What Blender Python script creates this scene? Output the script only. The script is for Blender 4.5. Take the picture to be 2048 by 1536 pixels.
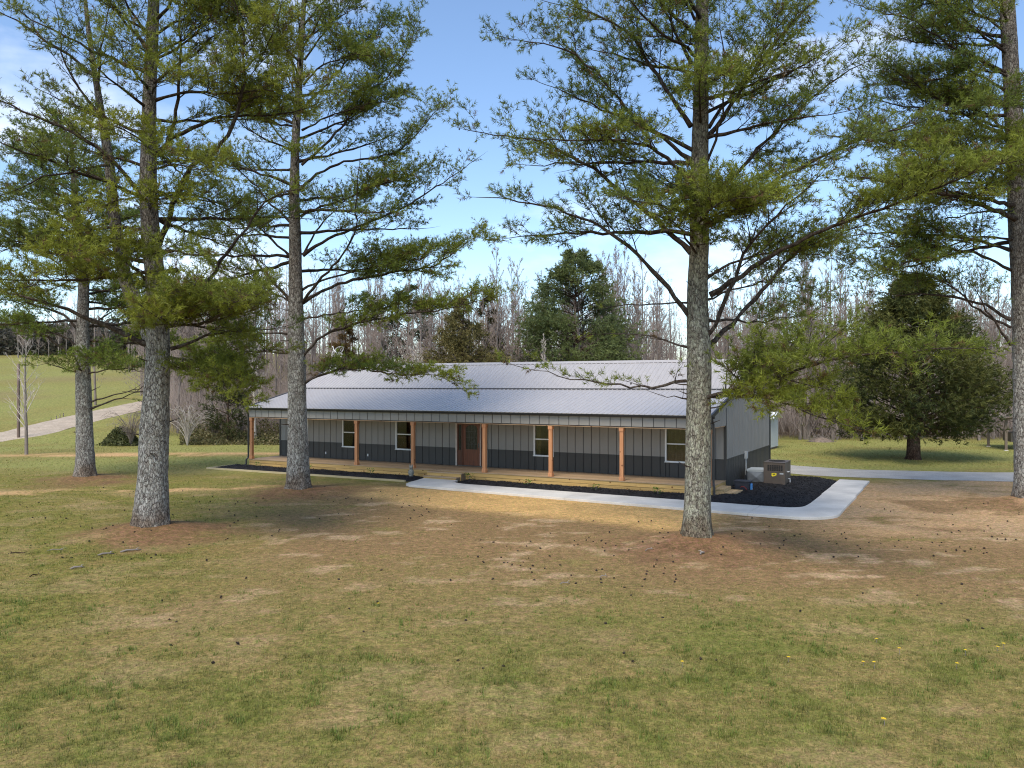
import bpy, math, random
import numpy as np
from mathutils import Vector, Matrix

# ------------------------------------------------------------------ camera, sky, sun, exposure
for o in list(bpy.data.objects): bpy.data.objects.remove(o)
scene = bpy.context.scene
COL = scene.collection
F, CAMH, Y0 = 1628.0, 4.3, 769.0          # focal length and horizon in photograph pixels, camera height in metres
cam_d = bpy.data.cameras.new('camera'); cam = bpy.data.objects.new('camera', cam_d); COL.objects.link(cam)
cam_d.sensor_width = 36; cam_d.lens = F/2048*36; cam_d.clip_start = .1; cam_d.clip_end = 3000
cam.location = (0, 0, CAMH); cam.rotation_euler = (math.radians(90) + math.atan((Y0-768)/F), 0, 0)
scene.camera = cam

SUN_EL, SUN_VEC = math.radians(54), Vector((-.40, -.92, 0)).normalized()
to_sun = Vector((SUN_VEC.x*math.cos(SUN_EL), SUN_VEC.y*math.cos(SUN_EL), math.sin(SUN_EL)))
world = bpy.data.worlds.new('World'); scene.world = world; world.use_nodes = True
wn, wl = world.node_tree.nodes, world.node_tree.links
for n in list(wn): wn.remove(n)
w_out = wn.new('ShaderNodeOutputWorld'); w_bg = wn.new('ShaderNodeBackground')
sky = wn.new('ShaderNodeTexSky'); sky.sky_type = 'NISHITA'; sky.sun_disc = False
sky.sun_elevation = SUN_EL; sky.sun_rotation = math.atan2(to_sun.x, to_sun.y)
sky.air_density = 1.0; sky.dust_density = .2; sky.ozone_density = 3.2; sky.altitude = 100
# thin clouds: one noise over the whole dome, the same everywhere
tc = wn.new('ShaderNodeTexCoord'); mp = wn.new('ShaderNodeMapping'); mp.inputs['Scale'].default_value = (1.0, 1.0, 2.6)
mp.inputs['Location'].default_value = (.35, .12, .2)
nz = wn.new('ShaderNodeTexNoise'); nz.inputs['Scale'].default_value = 3.1; nz.inputs['Detail'].default_value = 7; nz.inputs['Roughness'].default_value = .52
rp = wn.new('ShaderNodeValToRGB'); rp.color_ramp.elements[0].position = .53; rp.color_ramp.elements[1].position = .74
rp.color_ramp.elements[1].color = (.55, .55, .55, 1)
mx = wn.new('ShaderNodeMix'); mx.data_type = 'RGBA'; mx.inputs['B'].default_value = (8.0, 8.0, 8.3, 1)
wl.new(tc.outputs['Generated'], mp.inputs['Vector']); wl.new(mp.outputs['Vector'], nz.inputs['Vector'])
wl.new(nz.outputs['Fac'], rp.inputs['Fac']); wl.new(rp.outputs['Color'], mx.inputs['Factor'])
wl.new(sky.outputs['Color'], mx.inputs['A']); wl.new(mx.outputs['Result'], w_bg.inputs['Color'])
w_bg.inputs['Strength'].default_value = .115
wl.new(w_bg.outputs['Background'], w_out.inputs['Surface'])
sun_d = bpy.data.lights.new('sun', 'SUN'); sun_d.energy = 1.9; sun_d.angle = math.radians(25); sun_d.color = (1, .93, .81)
sun = bpy.data.objects.new('sun', sun_d); COL.objects.link(sun); sun.location = (-20, -40, 60)
sun.rotation_euler = to_sun.to_track_quat('Z', 'Y').to_euler()
vs = scene.view_settings; vs.view_transform = 'Standard'; vs.look = 'None'; vs.exposure = 1.0; vs.gamma = 1; vs.use_curve_mapping = False
scene.cycles.max_bounces = 6; scene.cycles.diffuse_bounces = 3; scene.cycles.transparent_max_bounces = 12
scene.cycles.sample_clamp_indirect = 4; scene.cycles.use_denoising = True; scene.cycles.denoiser = 'OPENIMAGEDENOISE'; scene.cycles.denoising_prefilter = 'NONE'; scene.cycles.filter_width = 1.1

# ------------------------------------------------------------------ helpers
rnd = random.Random(7); rng = np.random.default_rng(11)

def tag(o, label=None, cat=None, group=None, kind=None):
    if label: o['label'] = label
    if cat: o['category'] = cat
    if group: o['group'] = group
    if kind: o['kind'] = kind
    return o

def empty(name, loc=(0, 0, 0), rz=0):
    o = bpy.data.objects.new(name, None); COL.objects.link(o); o.location = loc; o.rotation_euler = (0, 0, rz)
    o.empty_display_size = .2
    return o

def link(name, me, mat=None, parent=None, loc=None):
    o = bpy.data.objects.new(name, me); COL.objects.link(o)
    if mat is not None and not me.materials: me.materials.append(mat)
    if parent: o.parent = parent
    if loc is not None: o.location = loc
    return o

def mesh_obj(name, verts, faces, mat, parent=None, loc=None, smooth=False):
    me = bpy.data.meshes.new(name); me.from_pydata([tuple(v) for v in verts], [], faces)
    if smooth: me.polygons.foreach_set('use_smooth', [True]*len(me.polygons))
    me.update()
    return link(name, me, mat, parent, loc)

def np_mesh(name, V, T, col=None, smooth=False):
    """V (n,3), T (m,3 or 4) ints, col (n,3) per vertex"""
    V = np.ascontiguousarray(V, np.float32); T = np.ascontiguousarray(T, np.int32); k = T.shape[1]
    me = bpy.data.meshes.new(name); me.vertices.add(len(V)); me.vertices.foreach_set('co', V.ravel())
    me.loops.add(T.size); me.loops.foreach_set('vertex_index', T.ravel())
    me.polygons.add(len(T)); me.polygons.foreach_set('loop_start', np.arange(0, T.size, k, dtype=np.int32))
    if smooth: me.polygons.foreach_set('use_smooth', np.ones(len(T), bool))
    if col is not None:
        a = me.color_attributes.new('col', 'FLOAT_COLOR', 'POINT')
        c = np.ones((len(V), 4), np.float32); c[:, :3] = col; a.data.foreach_set('color', c.ravel())
    me.update(calc_edges=True)
    return me

BOXF = [(0, 3, 2, 1), (4, 5, 6, 7), (0, 1, 5, 4), (1, 2, 6, 5), (2, 3, 7, 6), (3, 0, 4, 7)]
def box_v(x0, x1, y0, y1, z0, z1):
    return [(x0, y0, z0), (x1, y0, z0), (x1, y1, z0), (x0, y1, z0), (x0, y0, z1), (x1, y0, z1), (x1, y1, z1), (x0, y1, z1)]
def box(name, x0, x1, y0, y1, z0, z1, mat, parent=None, bev=0):
    o = mesh_obj(name, box_v(x0, x1, y0, y1, z0, z1), BOXF, mat, parent)
    if bev:
        m = o.modifiers.new('bevel', 'BEVEL'); m.width = bev; m.segments = 2
    return o
class MB:
    """collects shapes for one mesh"""
    def __init__(s): s.v, s.f = [], []
    def add(s, v, f):
        b = len(s.v); s.v += [tuple(p) for p in v]; s.f += [tuple(i+b for i in q) for q in f]; return s
    def box(s, *a): return s.add(box_v(*a), BOXF)
    def tube(s, pts, r, k=6, cap=True):
        v, f = tube_geo(pts, r, k); s.add(v, f)
        if cap:
            b = len(s.v); n = len(pts); s.f.append(tuple(b-k+i for i in range(k))); s.f.append(tuple(b-n*k+k-1-i for i in range(k)))
        return s
    def cyl(s, c, r, h, k=16, r2=None):
        r2 = r if r2 is None else r2
        return s.tube([c, (c[0], c[1], c[2]+h)], [r, r2], k)
    def build(s, name, mat, parent=None, loc=None, smooth=False): return mesh_obj(name, s.v, s.f, mat, parent, loc, smooth)

def tube_geo(pts, r, k):
    P = np.array(pts, float); n = len(P); R = np.full(n, r, float) if np.isscalar(r) else np.array(r, float)
    T = np.gradient(P, axis=0); T /= np.linalg.norm(T, axis=1)[:, None] + 1e-9
    up = np.array([0, 0, 1.]) if abs(T[0, 2]) < .9 else np.array([1., 0, 0])
    A = up - T*(T@up)[:, None]; A /= np.linalg.norm(A, axis=1)[:, None] + 1e-9
    B = np.cross(T, A); a = np.linspace(0, 2*math.pi, k, endpoint=False)
    V = P[:, None, :] + R[:, None, None]*(A[:, None, :]*np.cos(a)[None, :, None] + B[:, None, :]*np.sin(a)[None, :, None])
    f = [(i*k+j, i*k+(j+1) % k, (i+1)*k+(j+1) % k, (i+1)*k+j) for i in range(n-1) for j in range(k)]
    return V.reshape(-1, 3).tolist(), f

# value noise in numpy
def vnoise(x, y, seed=0):
    xi, yi = np.floor(x).astype(np.int64), np.floor(y).astype(np.int64); fx, fy = x-xi, y-yi
    fx, fy = fx*fx*(3-2*fx), fy*fy*(3-2*fy)
    def h(a, b):
        n = (a*374761393 + b*668265263 + seed*144665) & 0x7fffffff
        n = ((n ^ (n >> 13))*1274126177) & 0x7fffffff
        return ((n ^ (n >> 16)) & 0xffff)/65535.
    return (h(xi, yi)*(1-fx)+h(xi+1, yi)*fx)*(1-fy) + (h(xi, yi+1)*(1-fx)+h(xi+1, yi+1)*fx)*fy
def fbm(x, y, s, seed=0, oct=4):
    v, a, t = 0, .5, 0
    for i in range(oct): v = v + a*vnoise(x/s+17.3*i, y/s-9.1*i, seed+i*7); t += a; a *= .5; s = s/2.1
    return v/t
def sstep(a, b, x):
    t = np.clip((x-a)/(b-a), 0, 1); return t*t*(3-2*t)

# ------------------------------------------------------------------ materials
def new_mat(name):
    m = bpy.data.materials.new(name); m.use_nodes = True
    return m, m.node_tree.nodes, m.node_tree.links, m.node_tree.nodes['Principled BSDF']
def ramp(n, stops):
    r = n.new('ShaderNodeValToRGB'); e = r.color_ramp.elements
    while len(e) < len(stops): e.new(.5)
    for q, (p, c) in zip(e, stops): q.position = p; q.color = (*c, 1)
    return r
def paint(name, col, rough=.5, var=.12, scale=6, metal=0, bump=0, spec=.5):
    m, n, l, b = new_mat(name)
    t = n.new('ShaderNodeTexCoord'); z = n.new('ShaderNodeTexNoise'); z.inputs['Scale'].default_value = scale; z.inputs['Detail'].default_value = 6
    r = ramp(n, [(.3, tuple(c*(1-var) for c in col)), (.7, tuple(min(1, c*(1+var)) for c in col))])
    l.new(t.outputs['Object'], z.inputs['Vector']); l.new(z.outputs['Fac'], r.inputs['Fac']); l.new(r.outputs['Color'], b.inputs['Base Color'])
    b.inputs['Roughness'].default_value = rough; b.inputs['Metallic'].default_value = metal; b.inputs['Specular IOR Level'].default_value = spec
    rr = n.new('ShaderNodeMapRange'); rr.inputs['To Min'].default_value = max(.05, rough-.1); rr.inputs['To Max'].default_value = min(1, rough+.12)
    l.new(z.outputs['Fac'], rr.inputs['Value']); l.new(rr.outputs['Result'], b.inputs['Roughness'])
    if bump:
        bp = n.new('ShaderNodeBump'); bp.inputs['Strength'].default_value = bump; bp.inputs['Distance'].default_value = .02
        l.new(z.outputs['Fac'], bp.inputs['Height']); l.new(bp.outputs['Normal'], b.inputs['Normal'])
    return m
def wood(name, c0, c1, along='X', knots=True, rough=.65):
    m, n, l, b = new_mat(name)
    t = n.new('ShaderNodeTexCoord'); oi = n.new('ShaderNodeObjectInfo'); mp = n.new('ShaderNodeMapping')
    mp.inputs['Scale'].default_value = {'X': (.6, 14, 14), 'Y': (14, .6, 14), 'Z': (14, 14, .6)}[along]
    ad = n.new('ShaderNodeVectorMath'); ad.operation = 'ADD'; cb = n.new('ShaderNodeCombineXYZ')
    ml = n.new('ShaderNodeMath'); ml.operation = 'MULTIPLY'; ml.inputs[1].default_value = 37
    l.new(oi.outputs['Random'], ml.inputs[0]); l.new(ml.outputs[0], cb.inputs['X']); l.new(ml.outputs[0], cb.inputs['Z'])
    l.new(t.outputs['Object'], ad.inputs[0]); l.new(cb.outputs[0], ad.inputs[1]); l.new(ad.outputs[0], mp.inputs['Vector'])
    z = n.new('ShaderNodeTexNoise'); z.inputs['Scale'].default_value = 1.6; z.inputs['Detail'].default_value = 7; z.inputs['Distortion'].default_value = .6
    l.new(mp.outputs[0], z.inputs['Vector'])
    r = ramp(n, [(.28, c0), (.72, c1)]); l.new(z.outputs['Fac'], r.inputs['Fac'])
    hs = n.new('ShaderNodeHueSaturation'); vr = n.new('ShaderNodeMapRange'); vr.inputs['To Min'].default_value = .78; vr.inputs['To Max'].default_value = 1.2
    l.new(oi.outputs['Random'], vr.inputs['Value']); l.new(vr.outputs[0], hs.inputs['Value']); out = r.outputs['Color']
    if knots:
        vo = n.new('ShaderNodeTexVoronoi'); vo.inputs['Scale'].default_value = 3.3; vo.inputs['Randomness'].default_value = 1
        l.new(ad.outputs[0], vo.inputs['Vector'])
        kr = ramp(n, [(.0, (.25, .16, .1)), (.10, (.35, .22, .12)), (.16, (1, 1, 1))]); l.new(vo.outputs['Distance'], kr.inputs['Fac'])
        mu = n.new('ShaderNodeMix'); mu.data_type = 'RGBA'; mu.blend_type = 'MULTIPLY'; mu.inputs['Factor'].default_value = 1
        l.new(out, mu.inputs['A']); l.new(kr.outputs['Color'], mu.inputs['B']); out = mu.outputs['Result']
    l.new(out, hs.inputs['Color']); l.new(hs.outputs['Color'], b.inputs['Base Color']); b.inputs['Roughness'].default_value = rough
    bp = n.new('ShaderNodeBump'); bp.inputs['Strength'].default_value = .25; bp.inputs['Distance'].default_value = .01
    l.new(z.outputs['Fac'], bp.inputs['Height']); l.new(bp.outputs['Normal'], b.inputs['Normal'])
    return m
def leafy(name, trans=.3, rough=.55):
    m, n, l, b = new_mat(name)
    a = n.new('ShaderNodeVertexColor'); a.layer_name = 'col'; l.new(a.outputs['Color'], b.inputs['Base Color'])
    b.inputs['Roughness'].default_value = rough; b.inputs['Specular IOR Level'].default_value = .3
    tr = n.new('ShaderNodeBsdfTranslucent'); l.new(a.outputs['Color'], tr.inputs['Color'])
    mxs = n.new('ShaderNodeMixShader'); mxs.inputs[0].default_value = trans
    l.new(b.outputs[0], mxs.inputs[1]); l.new(tr.outputs[0], mxs.inputs[2]); l.new(mxs.outputs[0], n['Material Output'].inputs['Surface'])
    return m
def bark(name, plate, crev, lich, scale=11, lichen=.5):
    m, n, l, b = new_mat(name)
    g = n.new('ShaderNodeNewGeometry'); mp = n.new('ShaderNodeMapping'); mp.inputs['Scale'].default_value = (1, 1, .36)
    nw = n.new('ShaderNodeTexNoise'); nw.inputs['Scale'].default_value = 14; nw.inputs['Detail'].default_value = 4
    l.new(g.outputs['Position'], nw.inputs['Vector'])
    av = n.new('ShaderNodeMix'); av.data_type = 'RGBA'; av.blend_type = 'LINEAR_LIGHT'; av.inputs['Factor'].default_value = .05
    l.new(g.outputs['Position'], av.inputs['A']); l.new(nw.outputs['Color'], av.inputs['B']); l.new(av.outputs['Result'], mp.inputs['Vector'])
    vo = n.new('ShaderNodeTexVoronoi'); vo.feature = 'DISTANCE_TO_EDGE'; vo.inputs['Scale'].default_value = scale; l.new(mp.outputs[0], vo.inputs['Vector'])
    vc = n.new('ShaderNodeTexVoronoi'); vc.inputs['Scale'].default_value = scale; l.new(mp.outputs[0], vc.inputs['Vector'])
    rc = ramp(n, [(.0, crev), (.07, tuple(.45*a+.55*b for a, b in zip(plate, crev))), (.22, plate)]); l.new(vo.outputs['Distance'], rc.inputs['Fac'])
    nl = n.new('ShaderNodeTexNoise'); nl.inputs['Scale'].default_value = 9; nl.inputs['Detail'].default_value = 8; nl.inputs['Roughness'].default_value = .7
    l.new(g.outputs['Position'], nl.inputs['Vector'])
    rl = ramp(n, [(.44, (0, 0, 0)), (.62, (lichen,)*3)]); l.new(nl.outputs['Fac'], rl.inputs['Fac'])
    m1 = n.new('ShaderNodeMix'); m1.data_type = 'RGBA'; l.new(rl.outputs['Color'], m1.inputs['Factor']); l.new(rc.outputs['Color'], m1.inputs['A']); m1.inputs['B'].default_value = (*lich, 1)
    m2 = n.new('ShaderNodeMix'); m2.data_type = 'RGBA'; m2.blend_type = 'MULTIPLY'; m2.inputs['Factor'].default_value = .75
    rv = ramp(n, [(0, (.55, .5, .47)), (1, (1.25, 1.25, 1.25))])
    sp = n.new('ShaderNodeSeparateColor'); l.new(vc.outputs['Color'], sp.inputs[0]); l.new(sp.outputs[0], rv.inputs['Fac'])
    l.new(m1.outputs['Result'], m2.inputs['A']); l.new(rv.outputs['Color'], m2.inputs['B'])
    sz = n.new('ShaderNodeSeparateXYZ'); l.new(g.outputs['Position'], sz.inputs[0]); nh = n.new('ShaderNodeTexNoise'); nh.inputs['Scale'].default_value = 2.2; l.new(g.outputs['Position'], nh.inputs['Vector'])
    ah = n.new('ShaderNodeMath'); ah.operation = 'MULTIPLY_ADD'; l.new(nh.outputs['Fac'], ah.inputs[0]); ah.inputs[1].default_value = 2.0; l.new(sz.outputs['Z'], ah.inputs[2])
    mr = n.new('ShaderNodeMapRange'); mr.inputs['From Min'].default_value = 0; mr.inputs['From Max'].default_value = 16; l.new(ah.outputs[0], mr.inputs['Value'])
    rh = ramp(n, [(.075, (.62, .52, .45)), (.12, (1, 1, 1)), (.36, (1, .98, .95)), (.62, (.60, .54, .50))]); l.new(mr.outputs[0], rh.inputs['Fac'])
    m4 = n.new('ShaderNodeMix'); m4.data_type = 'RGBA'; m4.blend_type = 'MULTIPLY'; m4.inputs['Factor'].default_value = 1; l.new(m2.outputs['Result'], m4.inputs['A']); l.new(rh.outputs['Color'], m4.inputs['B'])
    l.new(m4.outputs['Result'], b.inputs['Base Color']); b.inputs['Roughness'].default_value = .95; b.inputs['Specular IOR Level'].default_value = .15
    bp = n.new('ShaderNodeBump'); bp.inputs['Strength'].default_value = 1; bp.inputs['Distance'].default_value = .05
    l.new(rc.outputs['Color'], bp.inputs['Height']); l.new(bp.outputs['Normal'], b.inputs['Normal'])
    return m
def earth(name, scale=22, bump=.6, rough=.95, contrast=.5):
    """colour from the 'col' attribute, broken up by fine grain"""
    m, n, l, b = new_mat(name)
    a = n.new('ShaderNodeVertexColor'); a.layer_name = 'col'; g = n.new('ShaderNodeNewGeometry')
    z = n.new('ShaderNodeTexNoise'); z.inputs['Scale'].default_value = scale; z.inputs['Detail'].default_value = 8; z.inputs['Roughness'].default_value = .72
    z2 = n.new('ShaderNodeTexNoise'); z2.inputs['Scale'].default_value = 5.5; z2.inputs['Detail'].default_value = 6
    l.new(g.outputs['Position'], z.inputs['Vector']); l.new(g.outputs['Position'], z2.inputs['Vector'])
    r = ramp(n, [(.3, (1-contrast,)*3), (.7, (1+contrast,)*3)]); l.new(z.outputs['Fac'], r.inputs['Fac'])
    r2 = ramp(n, [(.3, (.72, .74, .70)), (.7, (1.28, 1.25, 1.22))]); l.new(z2.outputs['Fac'], r2.inputs['Fac'])
    m1 = n.new('ShaderNodeMix'); m1.data_type = 'RGBA'; m1.blend_type = 'MULTIPLY'; m1.inputs['Factor'].default_value = 1
    m2 = n.new('ShaderNodeMix'); m2.data_type = 'RGBA'; m2.blend_type = 'MULTIPLY'; m2.inputs['Factor'].default_value = 1
    l.new(a.outputs['Color'], m1.inputs['A']); l.new(r.outputs['Color'], m1.inputs['B']); l.new(m1.outputs['Result'], m2.inputs['A']); l.new(r2.outputs['Color'], m2.inputs['B'])
    z3 = n.new('ShaderNodeTexNoise'); z3.inputs['Scale'].default_value = 9; z3.inputs['Detail'].default_value = 5; z3.inputs['Roughness'].default_value = .65; l.new(g.outputs['Position'], z3.inputs['Vector'])
    r3 = ramp(n, [(.32, (.74, .92, .60)), (.68, (1.25, 1.08, 1.2))]); l.new(z3.outputs['Fac'], r3.inputs['Fac'])
    m3 = n.new('ShaderNodeMix'); m3.data_type = 'RGBA'; m3.blend_type = 'MULTIPLY'; m3.inputs['Factor'].default_value = 1; l.new(m2.outputs['Result'], m3.inputs['A']); l.new(r3.outputs['Color'], m3.inputs['B'])
    l.new(m3.outputs['Result'], b.inputs['Base Color']); b.inputs['Roughness'].default_value = rough; b.inputs['Specular IOR Level'].default_value = .1
    bp = n.new('ShaderNodeBump'); bp.inputs['Strength'].default_value = bump; bp.inputs['Distance'].default_value = .03
    l.new(z.outputs['Fac'], bp.inputs['Height']); l.new(bp.outputs['Normal'], b.inputs['Normal'])
    return m
def grainy(name, c0, c1, scale=40, rough=.9, bump=.4, detail=8):
    m, n, l, b = new_mat(name)
    g = n.new('ShaderNodeNewGeometry'); z = n.new('ShaderNodeTexNoise'); z.inputs['Scale'].default_value = scale; z.inputs['Detail'].default_value = detail; z.inputs['Roughness'].default_value = .7
    z2 = n.new('ShaderNodeTexNoise'); z2.inputs['Scale'].default_value = .9; z2.inputs['Detail'].default_value = 5
    l.new(g.outputs['Position'], z.inputs['Vector']); l.new(g.outputs['Position'], z2.inputs['Vector'])
    r = ramp(n, [(.3, c0), (.7, c1)]); l.new(z.outputs['Fac'], r.inputs['Fac'])
    r2 = ramp(n, [(.3, (.85,)*3), (.7, (1.12,)*3)]); l.new(z2.outputs['Fac'], r2.inputs['Fac'])
    m1 = n.new('ShaderNodeMix'); m1.data_type = 'RGBA'; m1.blend_type = 'MULTIPLY'; m1.inputs['Factor'].default_value = 1
    l.new(r.outputs['Color'], m1.inputs['A']); l.new(r2.outputs['Color'], m1.inputs['B']); l.new(m1.outputs['Result'], b.inputs['Base Color'])
    b.inputs['Roughness'].default_value = rough; b.inputs['Specular IOR Level'].default_value = .2
    bp = n.new('ShaderNodeBump'); bp.inputs['Strength'].default_value = bump; bp.inputs['Distance'].default_value = .02
    l.new(z.outputs['Fac'], bp.inputs['Height']); l.new(bp.outputs['Normal'], b.inputs['Normal'])
    return m
def glass_mat(name, tint=.75):
    m, n, l, b = new_mat(name); n.remove(b)
    tr = n.new('ShaderNodeBsdfTransparent'); tr.inputs[0].default_value = (tint, tint*1.02, tint, 1)
    gl = n.new('ShaderNodeBsdfGlossy'); gl.inputs['Roughness'].default_value = .03
    nz_ = n.new('ShaderNodeTexNoise'); nz_.inputs['Scale'].default_value = 2.5; bp = n.new('ShaderNodeBump'); bp.inputs['Strength'].default_value = .06
    l.new(nz_.outputs['Fac'], bp.inputs['Height']); l.new(bp.outputs[0], gl.inputs['Normal'])
    lw = n.new('ShaderNodeFresnel'); lw.inputs[0].default_value = 1.75
    ms = n.new('ShaderNodeMixShader'); l.new(lw.outputs[0], ms.inputs[0]); l.new(tr.outputs[0], ms.inputs[1]); l.new(gl.outputs[0], ms.inputs[2])
    l.new(ms.outputs[0], n['Material Output'].inputs['Surface'])
    return m

M = dict(
    roof=paint('roof_metal', (.44, .41, .395), .32, .05, 3, spec=.6),
    roofdark=paint('closure_strip', (.045, .045, .05), .5),
    light=paint('light_siding', (.275, .258, .235), .5, .06, 2), dark=paint('charcoal_siding', (.046, .043, .039), .5, .1, 2),
    trim=paint('charcoal_trim', (.030, .029, .029), .4, .08), core=paint('wall_core', (.03, .03, .032), .8),
    inside=paint('interior', (.25, .24, .22), .8), white=paint('white_vinyl', (.80, .80, .78), .4, .04),
    post=wood('cedar_post', (.42, .17, .07), (.62, .30, .14), 'Z'), skirt=wood('pine_skirt', (.42, .25, .075), (.60, .39, .14), 'X'),
    deck=wood('deck_wood', (.34, .225, .13), (.48, .34, .20), 'X', False), step=wood('step_wood', (.40, .27, .13), (.55, .40, .22), 'Y'),
    edging=wood('edging_timber', (.38, .30, .16), (.52, .43, .26), 'X', False), beam=wood('beam_wood', (.40, .24, .13), (.58, .38, .22), 'X'),
    door=wood('stained_door', (.085, .022, .008), (.19, .052, .018), 'Z', False, .35), jamb=paint('door_jamb', (.62, .52, .44), .5),
    glass=glass_mat('window_glass'), doorglass=paint('leaded_glass', (.02, .024, .022), .12, .5, 25), lead=paint('lead_came', (.10, .10, .09), .4),
    curtain=paint('curtain', (.30, .22, .10), .8), concrete=grainy('concrete', (.60, .555, .485), (.74, .69, .61), 30, .85, .15),
    mulch=grainy('black_mulch', (.006, .006, .007), (.05, .045, .045), 26, .9, 1.0), chip=leafy('mulch_chip', 0, .9),
    gravel=grainy('gravel', (.27, .25, .22), (.55, .515, .46), 26, .95, .7), road=grainy('road_gravel', (.34, .265, .19), (.56, .46, .35), 6, .95, .5),
    brown=paint('brown_steel', (.105, .078, .058), .42, .1, 4), grille=paint('dark_grille', (.02, .017, .014), .6), galv=paint('galvanised', (.24, .25, .26), .42, .15, 5, .5),
    galvtop=paint('pale_duct_metal', (.42, .45, .46), .5, .08), yellow=paint('yellow_label', (.85, .66, .02), .5), ink=paint('label_ink', (.03, .03, .02), .5),
    bin=paint('dark_plastic', (.028, .030, .042), .45, .2, 5), blue=paint('blue_plastic', (.06, .22, .50), .4), grey=paint('grey_box', (.42, .43, .43), .5), red=paint('red_cable', (.30, .03, .02), .5),
    wire=paint('white_wire', (.78, .78, .74), .45), pole=wood('pole_wood', (.10, .065, .05), (.19, .13, .10), 'Z', False),
    shed=paint('shed_panel', (.62, .66, .70), .45, .06), shedroof=paint('shed_roof', (.80, .81, .83), .35, .05), oldwood=wood('weathered_wood', (.14, .10, .07), (.26, .20, .15), 'Z', False),
    stone=grainy('grey_stone', (.16, .16, .13), (.42, .40, .34), 18), cone=paint('cone_brown', (.042, .028, .021), .8, .4, 40),
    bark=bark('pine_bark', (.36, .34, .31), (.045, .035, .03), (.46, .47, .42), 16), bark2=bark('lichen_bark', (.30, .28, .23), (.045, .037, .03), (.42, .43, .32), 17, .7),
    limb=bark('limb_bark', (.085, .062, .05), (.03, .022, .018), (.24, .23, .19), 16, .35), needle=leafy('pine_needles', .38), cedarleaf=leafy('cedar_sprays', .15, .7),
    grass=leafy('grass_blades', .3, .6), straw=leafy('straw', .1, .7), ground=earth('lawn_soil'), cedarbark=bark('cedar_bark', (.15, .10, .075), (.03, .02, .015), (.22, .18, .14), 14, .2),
    bare=paint('bare_bark', (.24, .205, .18), .95, .25, 1.2, spec=.1), twig=paint('bare_twig', (.245, .200, .172), .95, .2, .8, spec=.1), pale=paint('pale_stem', (.45, .40, .35), .95, .2, spec=.1),
    petal=paint('dandelion_petal', (.85, .55, .01), .7), leaf=leafy('leaf', .3),
)

# ------------------------------------------------------------------ house frame (u along the front, v to the back, h up)
TH, HX, HY = .4958, -13.80, 42.77
CT, ST = math.cos(TH), math.sin(TH)
HL, PD, HD = 24.384, 2.2, 11.3
def H2W(u, v, h=0): return (HX + CT*u + ST*v, HY - ST*u + CT*v, h)
def W2H(x, y): dx, dy = x-HX, y-HY; return CT*dx - ST*dy, ST*dx + CT*dy
def pix(px, py, Z): return np.array([(px-1024)/F*Z, Z, CAMH-(py-Y0)/F*Z])
def gpx(px, py): Z = F*CAMH/(py-Y0); return ((px-1024)/F*Z, Z)

TREES = dict(A=gpx(170, 957), B=gpx(300, 1064), C=gpx(597, 982), D=gpx(1393, 1087), E=gpx(2062, 1014))
MOUND = dict(A=(.14, 1.5), B=(.30, 1.5), C=(.16, 1.4), D=(.26, 1.3), E=(.42, 1.5))

# ------------------------------------------------------------------ terrain
def road_x(y): return -37.5 + .010*np.clip(75-y, -60, 40)**2*-.55*(y < 75) + .05*(y-75)*(y > 75)
def hz(x, y):
    x = np.asarray(x, float); y = np.asarray(y, float)
    left = sstep(-22, -34, x)                                   # the pasture hill on the left
    hill = left*np.clip(y-57, 0, 110)*.098*sstep(52, 66, y)
    back = sstep(85, 150, y)*sstep(-34, -10, x)*4.0
    h = hill + back + (fbm(x, y, 14, 3, 2)-.5)*.10*sstep(60, 40, np.abs(y-20)+10) + (fbm(x, y, 1.3, 5, 3)-.5)*.05
    u, v = CT*(x-HX)-ST*(y-HY), ST*(x-HX)+CT*(y-HY)
    near = sstep(3, 0, np.maximum(np.maximum(-u-1, u-HL-5.5), np.maximum(-v-4.5, v-HD-1)))
    h = h*(1-near)
    for k, (tx, ty) in TREES.items():
        a, r = MOUND[k]; d = np.hypot((x-tx), (y-ty)*1.05); h = h + a*np.exp(-(d/r)**2)
    return h

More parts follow.
